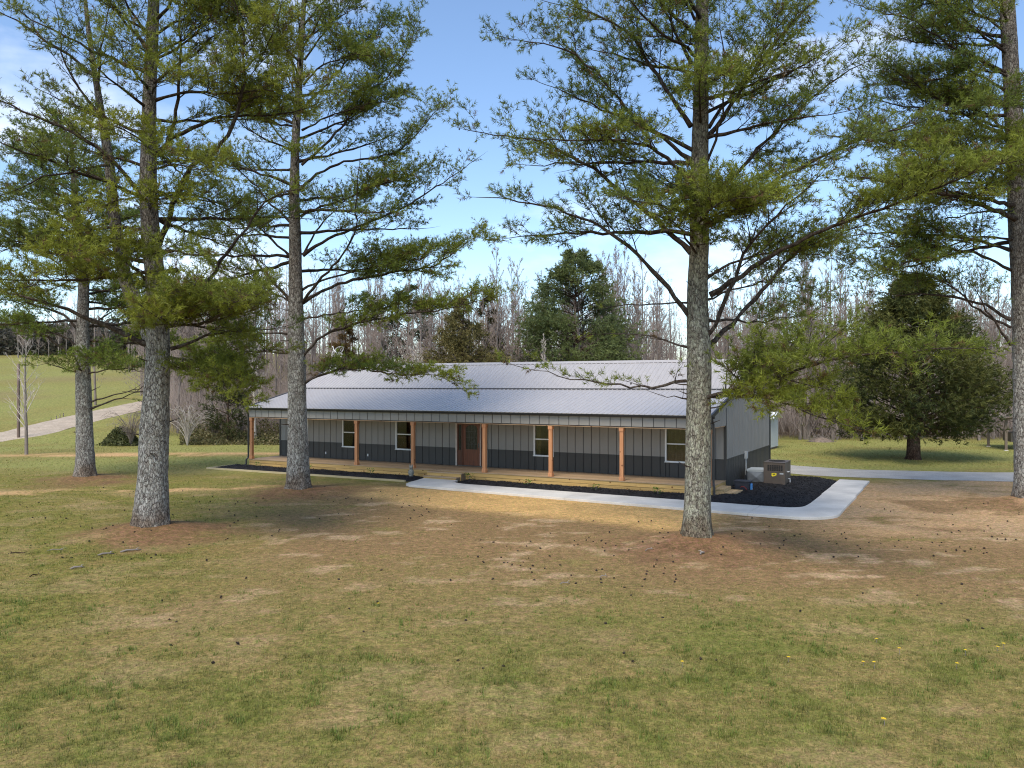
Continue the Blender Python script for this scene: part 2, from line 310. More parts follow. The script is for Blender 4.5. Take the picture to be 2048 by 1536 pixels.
def world_px(x, y):
    return 1024+F*x/np.maximum(y, 1), Y0+F*CAMH/np.maximum(y, 1)
GREEN, DRY, OLIVE, BROWN = np.array((.150, .160, .038)), np.array((.270, .195, .082)), np.array((.190, .160, .040)), np.array((.235, .145, .078))
NEED, TAN, STRAW, ORANGE = np.array((.195, .108, .064)), np.array((.40, .275, .175)), np.array((.62, .385, .165)), np.array((.50, .305, .165))
PAST, LITTER = np.array((.265, .26, .09)), np.array((.20, .15, .115))
def zones(x, y):
    """ground albedo and how much grass grows there"""
    u, v = CT*(x-HX)-ST*(y-HY), ST*(x-HX)+CT*(y-HY)
    n1, n2, n3, n4 = fbm(x, y, 2.4, 21, 5), fbm(x, y, .55, 31, 4), fbm(x, y*1.6, 1.9, 41), fbm(x, y, 6.5, 51, 3)
    mix = lambda a, b, t: a*(1-t[:, None]) + b*t[:, None]
    c = mix(np.tile(DRY, (len(x), 1)), GREEN, (.15+.7*sstep(.26, .70, n1*.3+n2*.7)))
    c = mix(c, OLIVE, .55*sstep(-1, -12, x+.25*(y-16))*sstep(8, 14, y))
    g = .55+.36*sstep(.34, .64, n1*.35+n2*.65)
    bare = sstep(.60, .72, n3)*.6
    c = mix(c, mix(np.tile(DRY, (len(x), 1)), TAN, np.full(len(x), .55)), bare*.6); g = g*(1-.6*bare)
    # the worn, needle-strewn middle of the yard
    wob = (n4-.5)*6+(n1-.5)*3
    br = sstep(-10.5, -5.5, x+wob*.6+.10*(y-25))*sstep(12.5, 21.0, y+wob*1.4)*sstep(37, 33, y)*sstep(26, 17, x+wob*.5)
    br2 = np.maximum(br*sstep(.30, .52, n3*.5+n2*.5+.10), 0)
    c = mix(c, BROWN*(.85+.4*n2[:, None]), br2*.9); g = g*(1-.72*br2)
    # pale bare patches scattered through it
    pt = sstep(.60, .68, fbm(x, y*1.5, 1.1, 61, 5))*np.maximum(br, .25*sstep(14, 18, y)*sstep(40, 30, y))
    c = mix(c, TAN*1.05, pt*.85); g = g*(1-.9*pt)
    # sandy dirt on the right, up to the gravel drive
    sd = sstep(8.0, 11.0, x+wob*.35)*sstep(21.5, 25.0, y+wob*.3)*sstep(36, 33, y-.25*(x-10))
    sdp = sd*sstep(.28, .52, n3*.6+n2*.4)
    c = mix(c, mix(ORANGE*np.ones((len(x), 1)), TAN, n2), sdp*.92); g = g*(1-.85*sdp)
    c = mix(c, BROWN*.9, sd*sstep(.58, .70, n1)*.8)
    # straw spread along the walk
    st = sstep(10.2, 12.6, u+wob*.25)*sstep(26.8, 24.6, u)*sstep(-7.9, -6.4, v+wob*.25+.06*(u-18))*sstep(-3.0, -3.5, v)
    c = mix(c, STRAW*(.8+.45*n2[:, None]), st*.93); g = g*(1-.93*st)
    # orange track on the far left
    tr = sstep(1.5, .7, np.abs(y-49.9-.06*(x+22)+ (n1-.5)*.8))*sstep(-7.5, -10, x)
    tr = np.maximum(tr, .8*sstep(1.2, .4, np.abs(y-33.2-.25*(x+16)+(n1-.5)))*sstep(-9, -11, x)*sstep(.5, .6, n3))
    c = mix(c, ORANGE*1.12, tr*sstep(.28, .5, n2*.6+n3*.4)*.9); g = g*(1-.9*tr)
    # pasture and back lawn
    far = sstep(38, 42, y)*(1-tr)
    c = mix(c, mix(PAST*np.ones((len(x), 1)), mix(np.tile(GREEN*1.25, (len(x), 1)), DRY, n1), sstep(.42, .7, n1)*.7), far*.85)
    c = mix(c, np.array((.24, .185, .095))*np.ones((len(x), 1)), far*sstep(-28, -36, x)*sstep(.52, .68, fbm(x*.35, y, 5.0, 71, 4))*.75)
    litter = sstep(62, 70, y+(n4-.5)*12)*sstep(-34, -26, x)
    c = mix(c, LITTER, litter); g = g*(1-litter)
    for k, (tx, ty) in TREES.items():
        d = np.hypot(x-tx-.25, (y-ty+.5)*.9); w = sstep(3.2, .7, d+(n2-.5)*2.0+(n1-.5)*2.0)*(.9 if k != 'E' else .5)
        c = mix(c, NEED*(.8+.5*n2[:, None]), w); g = g*(1-.96*w)
    house = (u > -.5)*(u < 29.4)*(v > -3.6)*(v < HD+.5)
    return c, g*(1-house)

def axis(lo, fine0, fine1, hi, step, grow=1.16):
    a = list(np.arange(fine0, fine1, step)); s = step
    while a[-1] < hi: s *= grow; a.append(a[-1]+s)
    s = step; b = []
    q = fine0
    while q > lo: s *= grow; q -= s; b.append(q)
    return np.array(b[::-1]+a)
gx, gy = axis(-420, -22, 22, 420, .19), axis(-60, 7, 38, 620, .16, 1.10)
GX, GY = np.meshgrid(gx, gy); gxf, gyf = GX.ravel(), GY.ravel()
gc, _ = zones(gxf, gyf)
nx, ny = len(gx), len(gy); idx = np.arange(nx*ny).reshape(ny, nx)
quads = np.stack([idx[:-1, :-1].ravel(), idx[:-1, 1:].ravel(), idx[1:, 1:].ravel(), idx[1:, :-1].ravel()], 1)
me = np_mesh('ground', np.stack([gxf, gyf, hz(gxf, gyf)], 1), quads, gc, True)
tag(link('ground', me, M['ground']), kind='structure')

def strip(name, mat, pts, w, dz=.03, n=60):
    """a road sheet following the terrain along a polyline of centre points"""
    P = np.array(pts, float); t = np.linspace(0, len(P)-1, n); X = np.interp(t, range(len(P)), P[:, 0]); Y = np.interp(t, range(len(P)), P[:, 1])
    for _ in range(6): X[1:-1] = (X[:-2]+X[1:-1]*2+X[2:])/4; Y[1:-1] = (Y[:-2]+Y[1:-1]*2+Y[2:])/4
    D = np.stack([np.gradient(X), np.gradient(Y)], 1); D /= np.linalg.norm(D, axis=1)[:, None]; N = np.stack([-D[:, 1], D[:, 0]], 1)
    m = 9; V = []; offs = np.linspace(-.5, .5, m)
    for j, q in enumerate(offs):
        ww = w + (.35*(fbm(np.arange(n)*.5+j*30, np.full(n, 3.), 2.0, 5+j, 2)-.5) if j in (0, m-1) else 0)
        x, y = X+N[:, 0]*q*ww, Y+N[:, 1]*q*ww
        V.append(np.stack([x, y, hz(x, y)+dz*(1-(2*q)**4*.9)+.004], 1))
    V = np.stack(V, 1).reshape(-1, 3); ii = np.arange(n*m).reshape(n, m)
    Q = np.stack([ii[:-1, :-1].ravel(), ii[1:, :-1].ravel(), ii[1:, 1:].ravel(), ii[:-1, 1:].ravel()], 1)[:, ::-1]
    return tag(link(name, np_mesh(name, V, Q, None, True), mat), kind='structure')
strip('gravel_driveway', M['gravel'], [H2W(19, 13.6)[:2], H2W(24, 12.6)[:2], (15.6, 39.8), (19, 38.6), (24, 37.6), (30, 37.3), (45, 37.5)], 3.9, .05, 90)
strip('dirt_road', M['road'], [(-62, 44), (-48, 50.5), (-41, 56.5), (-37.6, 63), (-37.2, 72), (-36, 84), (-32, 100), (-27, 120)], 4.2, .06, 120)

# ------------------------------------------------------------------ the house
house = empty('farmhouse', (HX, HY, 0), -TH)
tag(house, 'long single-storey grey metal-sided farmhouse with ribbed metal roof and full-width front porch', 'house')
RP = [(-.25, 3.10), (3.9, 4.08), (6.4, 5.42), (HD+.35, 3.05)]
def rz(v): return float(np.interp(v, [p[0] for p in RP], [p[1] for p in RP]))
DECK, WAIN, BEAM = .40, 1.24, 2.60

def subtract(rects, hole):
    out = []
    for (a, b, c, d) in rects:
        p, q, r, s = hole
        if p >= b or q <= a or r >= d or s <= c: out.append((a, b, c, d)); continue
        if a < p: out.append((a, p, c, d)); a = p
        if b > q: out.append((q, b, c, d)); b = q
        if c < r: out.append((a, b, c, r))
        if d > s: out.append((a, b, s, d))
    return out
WW, WB, WT = .95, 1.06, 2.56
WINS = [1.09, 4.45, 7.89, 15.67, 21.87]
DOOR = (11.43, 13.18, DECK, 2.52)
HOLES = [(w, w+WW, WB, WT) for w in WINS] + [DOOR]

# wall core with real openings
core = MB(); rects = [(0, HL, .02, 3.35)]
for h in HOLES: rects = subtract(rects, h)
for a, b, c, d in rects: core.box(a, b, PD+.03, PD+.15, c, d)
core.box(0, .12, PD+.16, HD, .02, 3.2); core.box(0, HL, HD-.14, HD-.02, .02, 3.1)
core.build('wall', M['core'], house)
gv = [(HL-.13, PD+.16, .02), (HL-.13, HD-.15, .02), (HL-.13, HD-.15, 3.1), (HL-.13, 6.4, 5.2), (HL-.13, 3.9, 3.95), (HL-.13, PD+.16, 3.4)]
def slab(poly, du): n = len(poly); return list(poly)+[(p[0]+du, p[1], p[2]) for p in poly], [tuple(range(n))[::-1], tuple(range(n, 2*n))]+[(i, (i+1) % n, n+(i+1) % n, n+i) for i in range(n)]
v, f = slab(gv, .10); mesh_obj('gable_wall', v, f, M['core'], house)
v, f = slab([(p[0]-HL+.14, p[1], p[2]) for p in gv], .10); mesh_obj('gable_wall', v, f, M['core'], house)
box('interior_floor', .13, HL-.14, PD+.16, HD-.15, .02, .38, M['inside'], house)
box('interior_ceiling', .13, HL-.14, PD+.16, HD-.15, 2.86, 2.92, M['inside'], house)
box('partition_wall', .13, HL-.14, 6.0, 6.1, .39, 2.85, M['inside'], house)

# front wall panels, one object each
cache = {}
def panel_rect(a, b, c, d, mat, kind='wall_panel'):
    key = (round(b-a, 3), round(d-c, 3), mat.name, kind)
    if key not in cache:
        w, h = b-a, d-c
        me = bpy.data.meshes.new(kind)
        e = min(.022, w*.2); i_ = e*.5
        prof = [(i_, 0), (i_, -.012), (e, -.022), (w-e, -.022), (w-i_, -.012), (w-i_, 0)]
        vs_ = [(x, y, 0) for x, y in prof]+[(x, y, h) for x, y in prof]; n = len(prof)
        me.from_pydata(vs_, [], [(i, i+1, n+i+1, n+i) for i in range(n-1)]+[tuple(range(n)), tuple(range(2*n-1, n-1, -1))])
        me.materials.append(mat); cache[key] = me
    return link(kind, cache[key], None, house, (a, PD+.026, c))
PW = .392
cols = np.arange(.06, HL-.05, PW)
for a in cols:
    b = min(a+PW, HL-.06)
    if b-a < .05: continue
    for (c, d, m_) in ((DECK+.005, WAIN-.012, M['dark']), (WAIN+.014, 2.72, M['light'])):
        rs = [(a, b, c, d)]
        for h in HOLES: rs = subtract(rs, (h[0]-.01, h[1]+.01, h[2]-.01, h[3]+.01))
        for r in rs:
            if r[1]-r[0] > .02 and r[3]-r[2] > .02: panel_rect(*r, m_)
segs = [(0.06, DOOR[0])]; segs = [(0.06, 1.09), (2.04, 4.45), (5.40, 7.89), (8.84, DOOR[0]), (DOOR[1], 15.67), (16.62, 21.87), (22.82, HL-.06)]
for a, b in segs: box('wainscot_trim', a+.005, b-.005, PD-.012, PD+.02, WAIN-.011, WAIN+.013, M['dark'], house)
for u0 in (-.01, HL-.08): box('corner_trim', u0, u0+.09, PD-.02, PD+.12, .05, 2.62, M['trim'], house)

# gable panels on both ends: dark below, light above, following the rake
def gable_panel(side, v0, v1, z0, top, mat):
    x0, x1 = (HL-.026, HL+.0) if side else (0.02, -.006)
    e = .034
    z1a, z1b = (top, top) if top else (rz(v0)-.03, rz(v1)-.03)
    if z1a-z0 < .03 and z1b-z0 < .03: return
    P = [(x0, v0+e*.3, z0), (x1, v0+e, z0), (x1, v1-e, z0), (x0, v1-e*.3, z0)]; Q = [(x0, v0+e*.3, z1a), (x1, v0+e, z1a), (x1, v1-e, z1b), (x0, v1-e*.3, z1b)]
    fs = [(0, 1, 5, 4), (1, 2, 6, 5), (2, 3, 7, 6), (0, 3, 2, 1), (4, 5, 6, 7)]
    mesh_obj('gable_panel', P+Q, fs if side else [q[::-1] for q in fs], mat, house)
for side in (1, 0):
    vv = list(np.arange(PD+.12, HD, .305))+[HD]
    for a, b in zip(vv[:-1], vv[1:]):
        if b-a < .03: continue
        gable_panel(side, a, b, .06, WAIN-.012, M['dark']); gable_panel(side, a, b, WAIN+.014, None, M['light'])
    vv = list(np.arange(.02, PD+.12, .305))+[PD+.119]
    for a, b in zip(vv[:-1], vv[1:]):
        if b-a > .03: gable_panel(side, a, b, BEAM+.03, None, M['light'])
    x0 = HL-.012 if side else -.018
    box('wainscot_trim', x0, x0+.03, PD+.13, HD, WAIN-.011, WAIN+.013, M['dark'], house)
    box('corner_trim', x0, x0+.04, HD-.01, HD+.06, .05, rz(HD)-.05, M['trim'], house)
    box('porch_end_beam', HL-.14 if side else .03, HL-.03 if side else .14, .14, PD-.03, BEAM-.005, BEAM+.22, M['beam'], house)
    core2, f2 = slab([(HL-.10 if side else .04, q, BEAM+.225) for q in (0.14, PD+.14)]+[(HL-.10 if side else .04, PD+.14, rz(PD)-.09), (HL-.10 if side else .04, .14, rz(.1)-.09)], .06)
    mesh_obj('porch_gable_backing', core2, f2, M['core'], house)

# fascia boards, beam, gutter, downspouts
FW = .46
k = 0
for a in np.arange(.0, HL-.02, FW):
    b = min(a+FW, HL); w = b-a
    if w < .04: continue
    key = ('fascia', round(w, 3))
    if key not in cache:
        me = bpy.data.meshes.new('fascia_panel'); e = .022
        prof = [(.012, .03), (.012, .010), (e, 0), (w-e, 0), (w-.012, .010), (w-.012, .03)]; n = 6; h = .40
        me.from_pydata([(x, y, 0) for x, y in prof]+[(x, y, h) for x, y in prof], [], [(i, i+1, n+i+1, n+i) for i in range(n-1)]+[tuple(range(n)), tuple(range(2*n-1, n-1, -1))])
        me.materials.append(M['light']); cache[key] = me
    link('fascia_panel', cache[key], None, house, (a, -.03, BEAM+.015))
box('porch_beam', 0.02, HL-.02, .0, .14, BEAM-.02, 3.0, M['core'], house)
box('beam_trim', 0.0, HL, -.035, .135, BEAM-.045, BEAM-.022, M['beam'], house)
box('porch_ceiling', .15, HL-.15, .15, PD+.0, BEAM+.235, BEAM+.26, M['beam'], house)
g = MB()
g.add([(-.14, -.055, 2.985), (HL+.14, -.055, 2.985), (HL+.14, -.15, 2.985), (-.14, -.15, 2.985), (-.14, -.055, 3.09), (HL+.14, -.055, 3.09), (HL+.14, -.185, 3.09), (-.14, -.185, 3.09)],
      [(0, 1, 2, 3), (3, 2, 6, 7), (0, 4, 5, 1), (0, 3, 7, 4), (1, 5, 6, 2)])
g.box(-.14, HL+.14, -.193, -.1855, 3.07, 3.098)
g.build('gutter', M['trim'], house)
for u0, sgn in ((-.02, -1), (HL+.02, 1)):
    d = MB(); q = lambda pts: d.tube(pts, .045, 8)
    q([(u0+sgn*.03, -.12, 3.0), (u0+sgn*.03, -.10, 2.9), (u0+sgn*.05, -.02, 2.78), (u0+sgn*.05, .0, 2.6), (u0+sgn*.05, 0, .55), (u0+sgn*.06, -.02, .45), (u0+sgn*.10, -.09, .38), (u0+sgn*.10, -.1, .14), (u0+sgn*.14, -.16, .07), (u0+sgn*.2, -.26, .06)])
    d.build('downspout', M['trim'], house)

# ribbed roof panels, each its own object
RW = HL/27
def roof_panel(u0, seg, lift=0):
    (v0, z0), (v1, z1) = seg
    L = math.hypot(v1-v0, z1-z0); key = ('roof', round(L, 3))
    if key not in cache:
        w = RW; rib = []
        for i in range(4):
            c = (i+.5)*w/4; rib += [(c-.034, 0), (c-.014, .024), (c+.014, .024), (c+.034, 0)]
        prof = [(0, 0)]+rib+[(w, 0)]; n = len(prof)
        V = [(x, 0, z) for x, z in prof]+[(x, L, z) for x, z in prof]+[(x, 0, z-.006) for x, z in prof]
        me = bpy.data.meshes.new('roof_panel'); me.from_pydata(V, [], [(i, i+1, n+i+1, n+i) for i in range(n-1)]+[(2*n+i, 2*n+i+1, i+1, i) for i in range(n-1)])
        me.materials.append(M['roof']); cache[key] = me
    o = link('roof_panel', cache[key], None, house, (u0, v0, z0+lift)); o.rotation_euler = (math.atan2(z1-z0, v1-v0), 0, 0)
for i in range(27):
    roof_panel(i*RW, (RP[0], RP[1])); roof_panel(i*RW, ((RP[1][0]-.06, RP[1][1]+.012), (RP[2][0]-.02, RP[2][1]-.01)))
    o = roof_panel(i*RW, ((RP[2][0]+.02, RP[2][1]-.01), RP[3]))
for nm, a, b in (('porch_roof_deck', RP[0], RP[1]), ('main_roof_deck', RP[1], RP[2]), ('rear_roof_deck', RP[2], RP[3])):
    t = .05
    mesh_obj(nm, [(.01, a[0]+.05, a[1]-.02), (HL-.01, a[0]+.05, a[1]-.02), (HL-.01, b[0], b[1]-.02), (.01, b[0], b[1]-.02), (.01, a[0]+.05, a[1]-t), (HL-.01, a[0]+.05, a[1]-t), (HL-.01, b[0], b[1]-t), (.01, b[0], b[1]-t)], [q[::-1] for q in BOXF], M['roofdark'], house)
sl = (RP[2][1]-RP[1][1])/(RP[2][0]-RP[1][0])
mesh_obj('roof_transition_strip', box_v(0, HL, 3.80, 3.83, 4.04, 4.115)+box_v(0, HL, 3.825, 3.95, 4.113, 4.122), BOXF+[tuple(i+8 for i in q) for q in BOXF], M['roofdark'], house)
ridge = MB(); y, z = RP[2]
ridge.add([(-.1, y-.20, z-.075), (HL+.1, y-.20, z-.075), (HL+.1, y, z+.05), (-.1, y, z+.05), (-.1, y+.2, z-.065), (HL+.1, y+.2, z-.065)], [(0, 1, 2, 3), (3, 2, 5, 4)])
ridge.build('ridge_cap', M['roof'], house)
box('ridge_closure', 0, HL, y-.185, y-.175, z-.15, z-.07, M['roofdark'], house)
box('eave_drip_edge', -.05, HL+.05, -.262, -.20, 3.10, 3.112, M['roof'], house)
for side in (0, 1):
    for (a, b) in zip(RP[:-1], RP[1:]):
        x0 = HL-.005 if side else -.075; P = []
        for (vv_, zz) in (a, b):
            P += [(x0, vv_, zz-.13), (x0+.08, vv_, zz-.13), (x0+.08, vv_, zz+.035), (x0, vv_, zz+.035)]
        mesh_obj('rake_trim', P, [(0, 1, 2, 3), (4, 7, 6, 5), (0, 4, 5, 1), (1, 5, 6, 2), (2, 6, 7, 3), (3, 7, 4, 0)], M['trim'], house)

# porch deck, skirt boards, posts
box('deck_frame', .05, HL-.05, .05, PD+.02, .03, DECK-.035, M['core'], house)
bw = (PD+.04)/16
for i in range(16): box('deck_board', -.02, HL+.02, -.03+i*bw, -.03+(i+1)*bw-.006, DECK-.03, DECK+rnd.uniform(-.002, .002), M['deck'], house)
for row, (z0, z1) in enumerate(((.205, .365), (.02, .190))):
    u = .0; k = 0
    while u < HL-.01:
        ln = 2.2 if (row and k == 0) else rnd.choice([3.66, 4.88, 4.27, 3.05]); b = min(HL, u+ln)
        if HL-b < .8: b = HL
        box('skirt_board', u+.003, b-.003, -.005+rnd.uniform(-.003, .003), .048, z0, z1, M['skirt'], house); u = b; k += 1
for x0 in (-.004, HL-.046):
    for z0, z1 in ((.205, .365), (.02, .190)): box('end_skirt_board', x0, x0+.05, .05, PD+.0, z0, z1, M['skirt'], house)
for pu in (.10, 3.62, 7.09, 10.42, 14.27, 17.52, 20.71, 24.27):
    p = box('porch_post', pu-.075, pu+.075, .0, .15, DECK+.003, BEAM-.046, M['post'], house, .006)
    box('post_base', pu-.098, pu+.098, -.023, .173, DECK+.004, DECK+.15, M['post'], p, .006)
    box('post_cap', pu-.098, pu+.098, -.023, .173, BEAM-.20, BEAM-.048, M['post'], p, .006)

# windows
for w in WINS:
    m_ = MB(); a, b, c, d = w-.03, w+WW+.03, WB-.035, WT+.03; t = .065; y0, y1 = PD-.045, PD+.05
    m_.box(a, a+t, y0, y1, c, d); m_.box(b-t, b, y0, y1, c, d); m_.box(a+t, b-t, y0, y1, c, c+t); m_.box(a+t, b-t, y0, y1, d-t, d)
    win = m_.build('window', M['white'], house)
    mid = (c+d)/2; box('meeting_rail', a+t, b-t, PD-.03, PD+.03, mid-.025, mid+.025, M['white'], win)
    for z0, z1, y in ((c+t, mid-.027, PD+.0), (mid+.027, d-t, PD+.012)): box('pane', a+t, b-t, y, y+.006, z0, z1, M['glass'], win)
    box('sill', a-.02, b+.02, PD-.07, PD-.046, c-.0, c+.03, M['white'], win)
    # curtain hanging behind the glass
    pts = []; n = 40 if w > 20 else 14; x0, x1 = (w+.02, w+WW-.02) if w > 20 else (w+.02, w+.24)
    for i in range(n+1): q = x0+(x1-x0)*i/n; pts.append((q, PD+.20+.022*math.sin(i*1.9)))
    V = [(x, y, WB-.02) for x, y in pts]+[(x, y, WT+.05) for x, y in pts]
    mesh_obj('curtain', V, [(i, i+1, n+2+i, n+1+i) for i in range(n)], M['curtain'], win, smooth=True)

# front door with sidelights
dx0, dx1, dz0, dz1 = DOOR
dr = MB(); y0, y1 = PD-.02, PD+.10
dr.box(dx0, dx0+.07, y0-.03, y1, dz0, dz1+.05); dr.box(dx1-.07, dx1, y0-.03, y1, dz0, dz1+.05); dr.box(dx0+.07, dx1-.07, y0-.03, y1, dz1-.02, dz1+.05)
door_frame = dr.build('door_frame', M['jamb'], house)
box('threshold', dx0+.071, dx1-.071, y0-.04, y1, dz0+.003, dz0+.03, M['lead'], door_frame)
a0, a1 = dx0+.40, dx1-.40
for s0, s1 in ((dx0+.072, a0-.045), (a1+.045, dx1-.072)):
    sd = MB(); sd.box(s0, s0+.06, y0+.02, y1-.02, dz0+.032, dz1-.022); sd.box(s1-.06, s1, y0+.02, y1-.02, dz0+.032, dz1-.022)
    sd.box(s0+.06, s1-.06, y0+.02, y1-.02, dz0+.032, dz0+.75); sd.box(s0+.06, s1-.06, y0+.02, y1-.02, dz1-.16, dz1-.022)
    s_ = sd.build('sidelight', M['door'], house); box('sidelight_glass', s0+.06, s1-.06, PD+.03, PD+.04, dz0+.75, dz1-.16, M['doorglass'], s_)
for q in (a0-.043, a1+.004): box('door_mullion', q, q+.038, y0-.012, y1, dz0+.032, dz1-.022, M['door'] if q < a1 else M['jamb'], house)
door = MB(); st_ = .15
door.box(a0, a0+st_, PD+.0, PD+.05, dz0+.034, dz1-.024); door.box(a1-st_, a1, PD+.0, PD+.05, dz0+.034, dz1-.024)
door.box(a0+st_, a1-st_, PD+.0, PD+.05, dz0+.034, dz0+.26); door.box(a0+st_, a1-st_, PD+.0, PD+.05, dz0+.62, dz0+.80)
door.box(a0+st_, a1-st_, PD+.018, PD+.05, dz0+.26, dz0+.62); door.box(a0+st_, a1-st_, PD+.0, PD+.05, dz1-.14, dz1-.024)
ac, hw, az = (a0+a1)/2, (a1-a0)/2-st_, dz1-.14                      # arched head of the glazed opening
n = 10; arc = [(ac-hw*math.cos(math.pi*i/n), az-.20+.19*math.sin(math.pi*i/n)) for i in range(n+1)]
for i in range(n):
    (x0, z0), (x1, z1) = arc[i], arc[i+1]
    door.add([(x0, PD, z0), (x1, PD, z1), (x1, PD, az+.002), (x0, PD, az+.002), (x0, PD+.05, z0), (x1, PD+.05, z1), (x1, PD+.05, az+.002), (x0, PD+.05, az+.002)], [q[::-1] for q in BOXF])
dd = door.build('front_door', M['door'], house)
box('door_glass', a0+st_, a1-st_, PD+.028, PD+.036, dz0+.80, az, M['doorglass'], dd)
ld = MB()
for i in range(1, 4): x = a0+st_+(2*hw)*i/4; ld.box(x-.006, x+.006, PD+.020, PD+.0278, dz0+.80, az-.03)
for z_ in (1.45, 1.75, 2.05): ld.box(a0+st_, a1-st_, PD+.021, PD+.0275, z_-.005, z_+.005)
pts = [(ac+.13*math.cos(t_), PD+.022, 1.77+.30*math.sin(t_)) for t_ in np.linspace(0, 2*math.pi, 25)]; ld.tube(pts, .008, 5, False)
ld.build('leaded_pattern', M['lead'], dd)
hd = MB(); hd.box(a1-.10, a1-.05, PD-.012, PD-.001, 1.28, 1.52); hd.tube([(a1-.075, PD-.012, 1.48), (a1-.075, PD-.06, 1.45), (a1-.075, PD-.06, 1.36), (a1-.075, PD-.012, 1.33)], .010, 6)
hd.build('door_handle', M['lead'], dd)
# outlets on the wainscot
for u_ in (3.25, 6.05): o = box('outlet_cover', u_, u_+.075, PD-.03, PD+.002, .62, .74, M['white'], house, .005)
# meter and conduits on the gable end
d_ = MB(); d_.box(HL+.002, HL+.11, 5.55, 5.78, 1.02, 1.34); d_.box(HL+.002, HL+.08, 5.82, 5.94, 1.12, 1.30)
dis = d_.build('disconnect_box', M['grey'], house)
c_ = MB(); c_.tube([(HL+.05, 5.60, 1.02), (HL+.05, 5.60, .30)], .018, 6); c_.tube([(HL+.05, 5.72, 1.02), (HL+.06, 5.72, .5), (HL+.2, 5.72, .3)], .018, 6); c_.build('conduit', M['grey'], dis)

# entry steps, side steps
stp = empty('entry_step', H2W(11.5, 0), -TH); tag(stp, 'two-tier wooden entry step in front of the porch door', 'steps')
for i, (d0, d1, z0, z1, w0, w1) in enumerate(((-.35, -.012, .02, .355, 0, 1.85), (-.68, -.36, .02, .19, 0.02, 1.78))):
    fr = MB(); fr.box(w0+.02, w1-.04, d0+.03, d1, z0, z1-.04); fr.build('step_frame', M['core'], stp)
    for j in range(2 if i == 0 else 1):
        hh = (z1-.045-z0)/(2 if i == 0 else 1); box('riser_board', w0+.0, w1-.05, d0, d0+.029, z0+j*hh+.002, z0+(j+1)*hh-.003, M['skirt'], stp)
    for j in range(3): q = (d1-d0)/3; box('tread_board', w0-.01, w1, d0-.02+j*q, d0-.02+(j+1)*q-.005, z1-.039, z1, M['deck'], stp)
    box('end_board', w1-.039, w1-.012, d0+.031, d1-.002, z0, z1-.041, M['oldwood'], stp)  # darker wood here paints in the shade on the step's end face
sst = empty('side_step', H2W(HL, .35), -TH); tag(sst, 'small wooden side step at the right end of the porch, beside the black mulch', 'steps')
for (x0, x1, z0, z1) in ((.03, .40, .02, .28), (.41, .86, .0, .15)):
    box('step_frame', x0, x1-.03, .03, 1.07, z0, z1-.04, M['step'], sst); box('riser_board', x1-.029, x1-.004, .01, 1.09, z0, z1-.041, M['step'], sst)
    for j in range(3): q = (x1-x0)/3; box('tread_board', x0+j*q, x0+(j+1)*q-.006, -.01, 1.11, z1-.038, z1, M['step'], sst)

# white wire bird on a pole at the far gable end
bird = empty('roof_ornament', H2W(.05, 6.4, RP[2][1]+.05), 0); tag(bird, 'white wire bird ornament on a thin pole at the left end of the roof', 'ornament')
S_ = .00125; B2 = lambda x, z, d=0: ((x-600)*S_, d, (1330-z)*S_)
MB().tube([(0, 0, -.02), (0, 0, 1.55)], .018, 6).build('pole', M['pole'], bird)
bb = MB(); bb.tube([B2(620, 440), B2(640, 470), B2(680, 520), B2(675, 600), B2(720, 650), B2(800, 710), B2(900, 770)], [.02, .045, .022, .03, .035, .028, .02], 7)
bb.tube([B2(600, 455), B2(625, 455)], [.004, .014], 5); bb.build('bird_body', M['wire'], bird)
def wirewing(name, outline, tip, lines=7):
    w = MB(); P = [B2(x, z, tip*min(1, math.hypot(x-720, z-660)/400)) for x, z in outline]; w.tube(P+[P[0]], .011, 5, False)
    A, Bm = np.array(P), len(P)
    for i in range(1, lines):
        t = i/lines; a = A[0]*(1-t)+A[Bm//2]*t; b1 = np.array([np.interp(t*(Bm//2), range(Bm//2+1), A[:Bm//2+1, k]) for k in range(3)]); b2 = np.array([np.interp(t*(Bm-Bm//2), range(Bm-Bm//2+1), np.vstack([A[0:1], A[:Bm//2-1:-1]])[:Bm-Bm//2+1, k]) for k in range(3)])
        w.tube([b1, b2], .005, 4, False)
    for k in (.35, .7):
        w.tube([A[0]*(1-k)+A[i]*k for i in range(1, Bm)], .005, 4, False)
    w.build(name, M['wire'], bird)
wirewing('wing', [(720, 640), (790, 540), (870, 475), (1000, 450), (1130, 490), (1090, 620), (1050, 700), (980, 765), (850, 715)], .30)
wirewing('wing', [(720, 660), (650, 700), (620, 820), (610, 920), (730, 925), (850, 920), (930, 860), (830, 760)], -.30)
wirewing('tail', [(880, 755), (980, 770), (1090, 795), (1115, 850), (1110, 900), (1040, 970), (970, 890)], .0)

# ------------------------------------------------------------------ walk, mulch, edging
walk = empty('walkway', (HX, HY, 0), -TH); tag(walk, kind='structure')
outer = lambda u: -3.05-.063*(u-12.2)
inner = lambda u: -1.66-.029*(u-13.9)
def walk_slab(poly, z=.09):
    n = len(poly); V = [(x, y, -.06) for x, y in poly]+[(x, y, z-.012) for x, y in poly]
    cx, cy = np.mean([p[0] for p in poly]), np.mean([p[1] for p in poly])
    V += [(x+(cx-x)*.012/max(.3, math.hypot(cx-x, cy-y)), y+(cy-y)*.012/max(.3, math.hypot(cx-x, cy-y)), z) for x, y in poly]
    F_ = [tuple(range(2*n, 3*n))]+[(i, (i+1) % n, n+(i+1) % n, n+i) for i in range(n)]+[(n+i, n+(i+1) % n, 2*n+(i+1) % n, 2*n+i) for i in range(n)]
    return mesh_obj('concrete_slab', V, F_, M['concrete'], walk)
g_ = .006
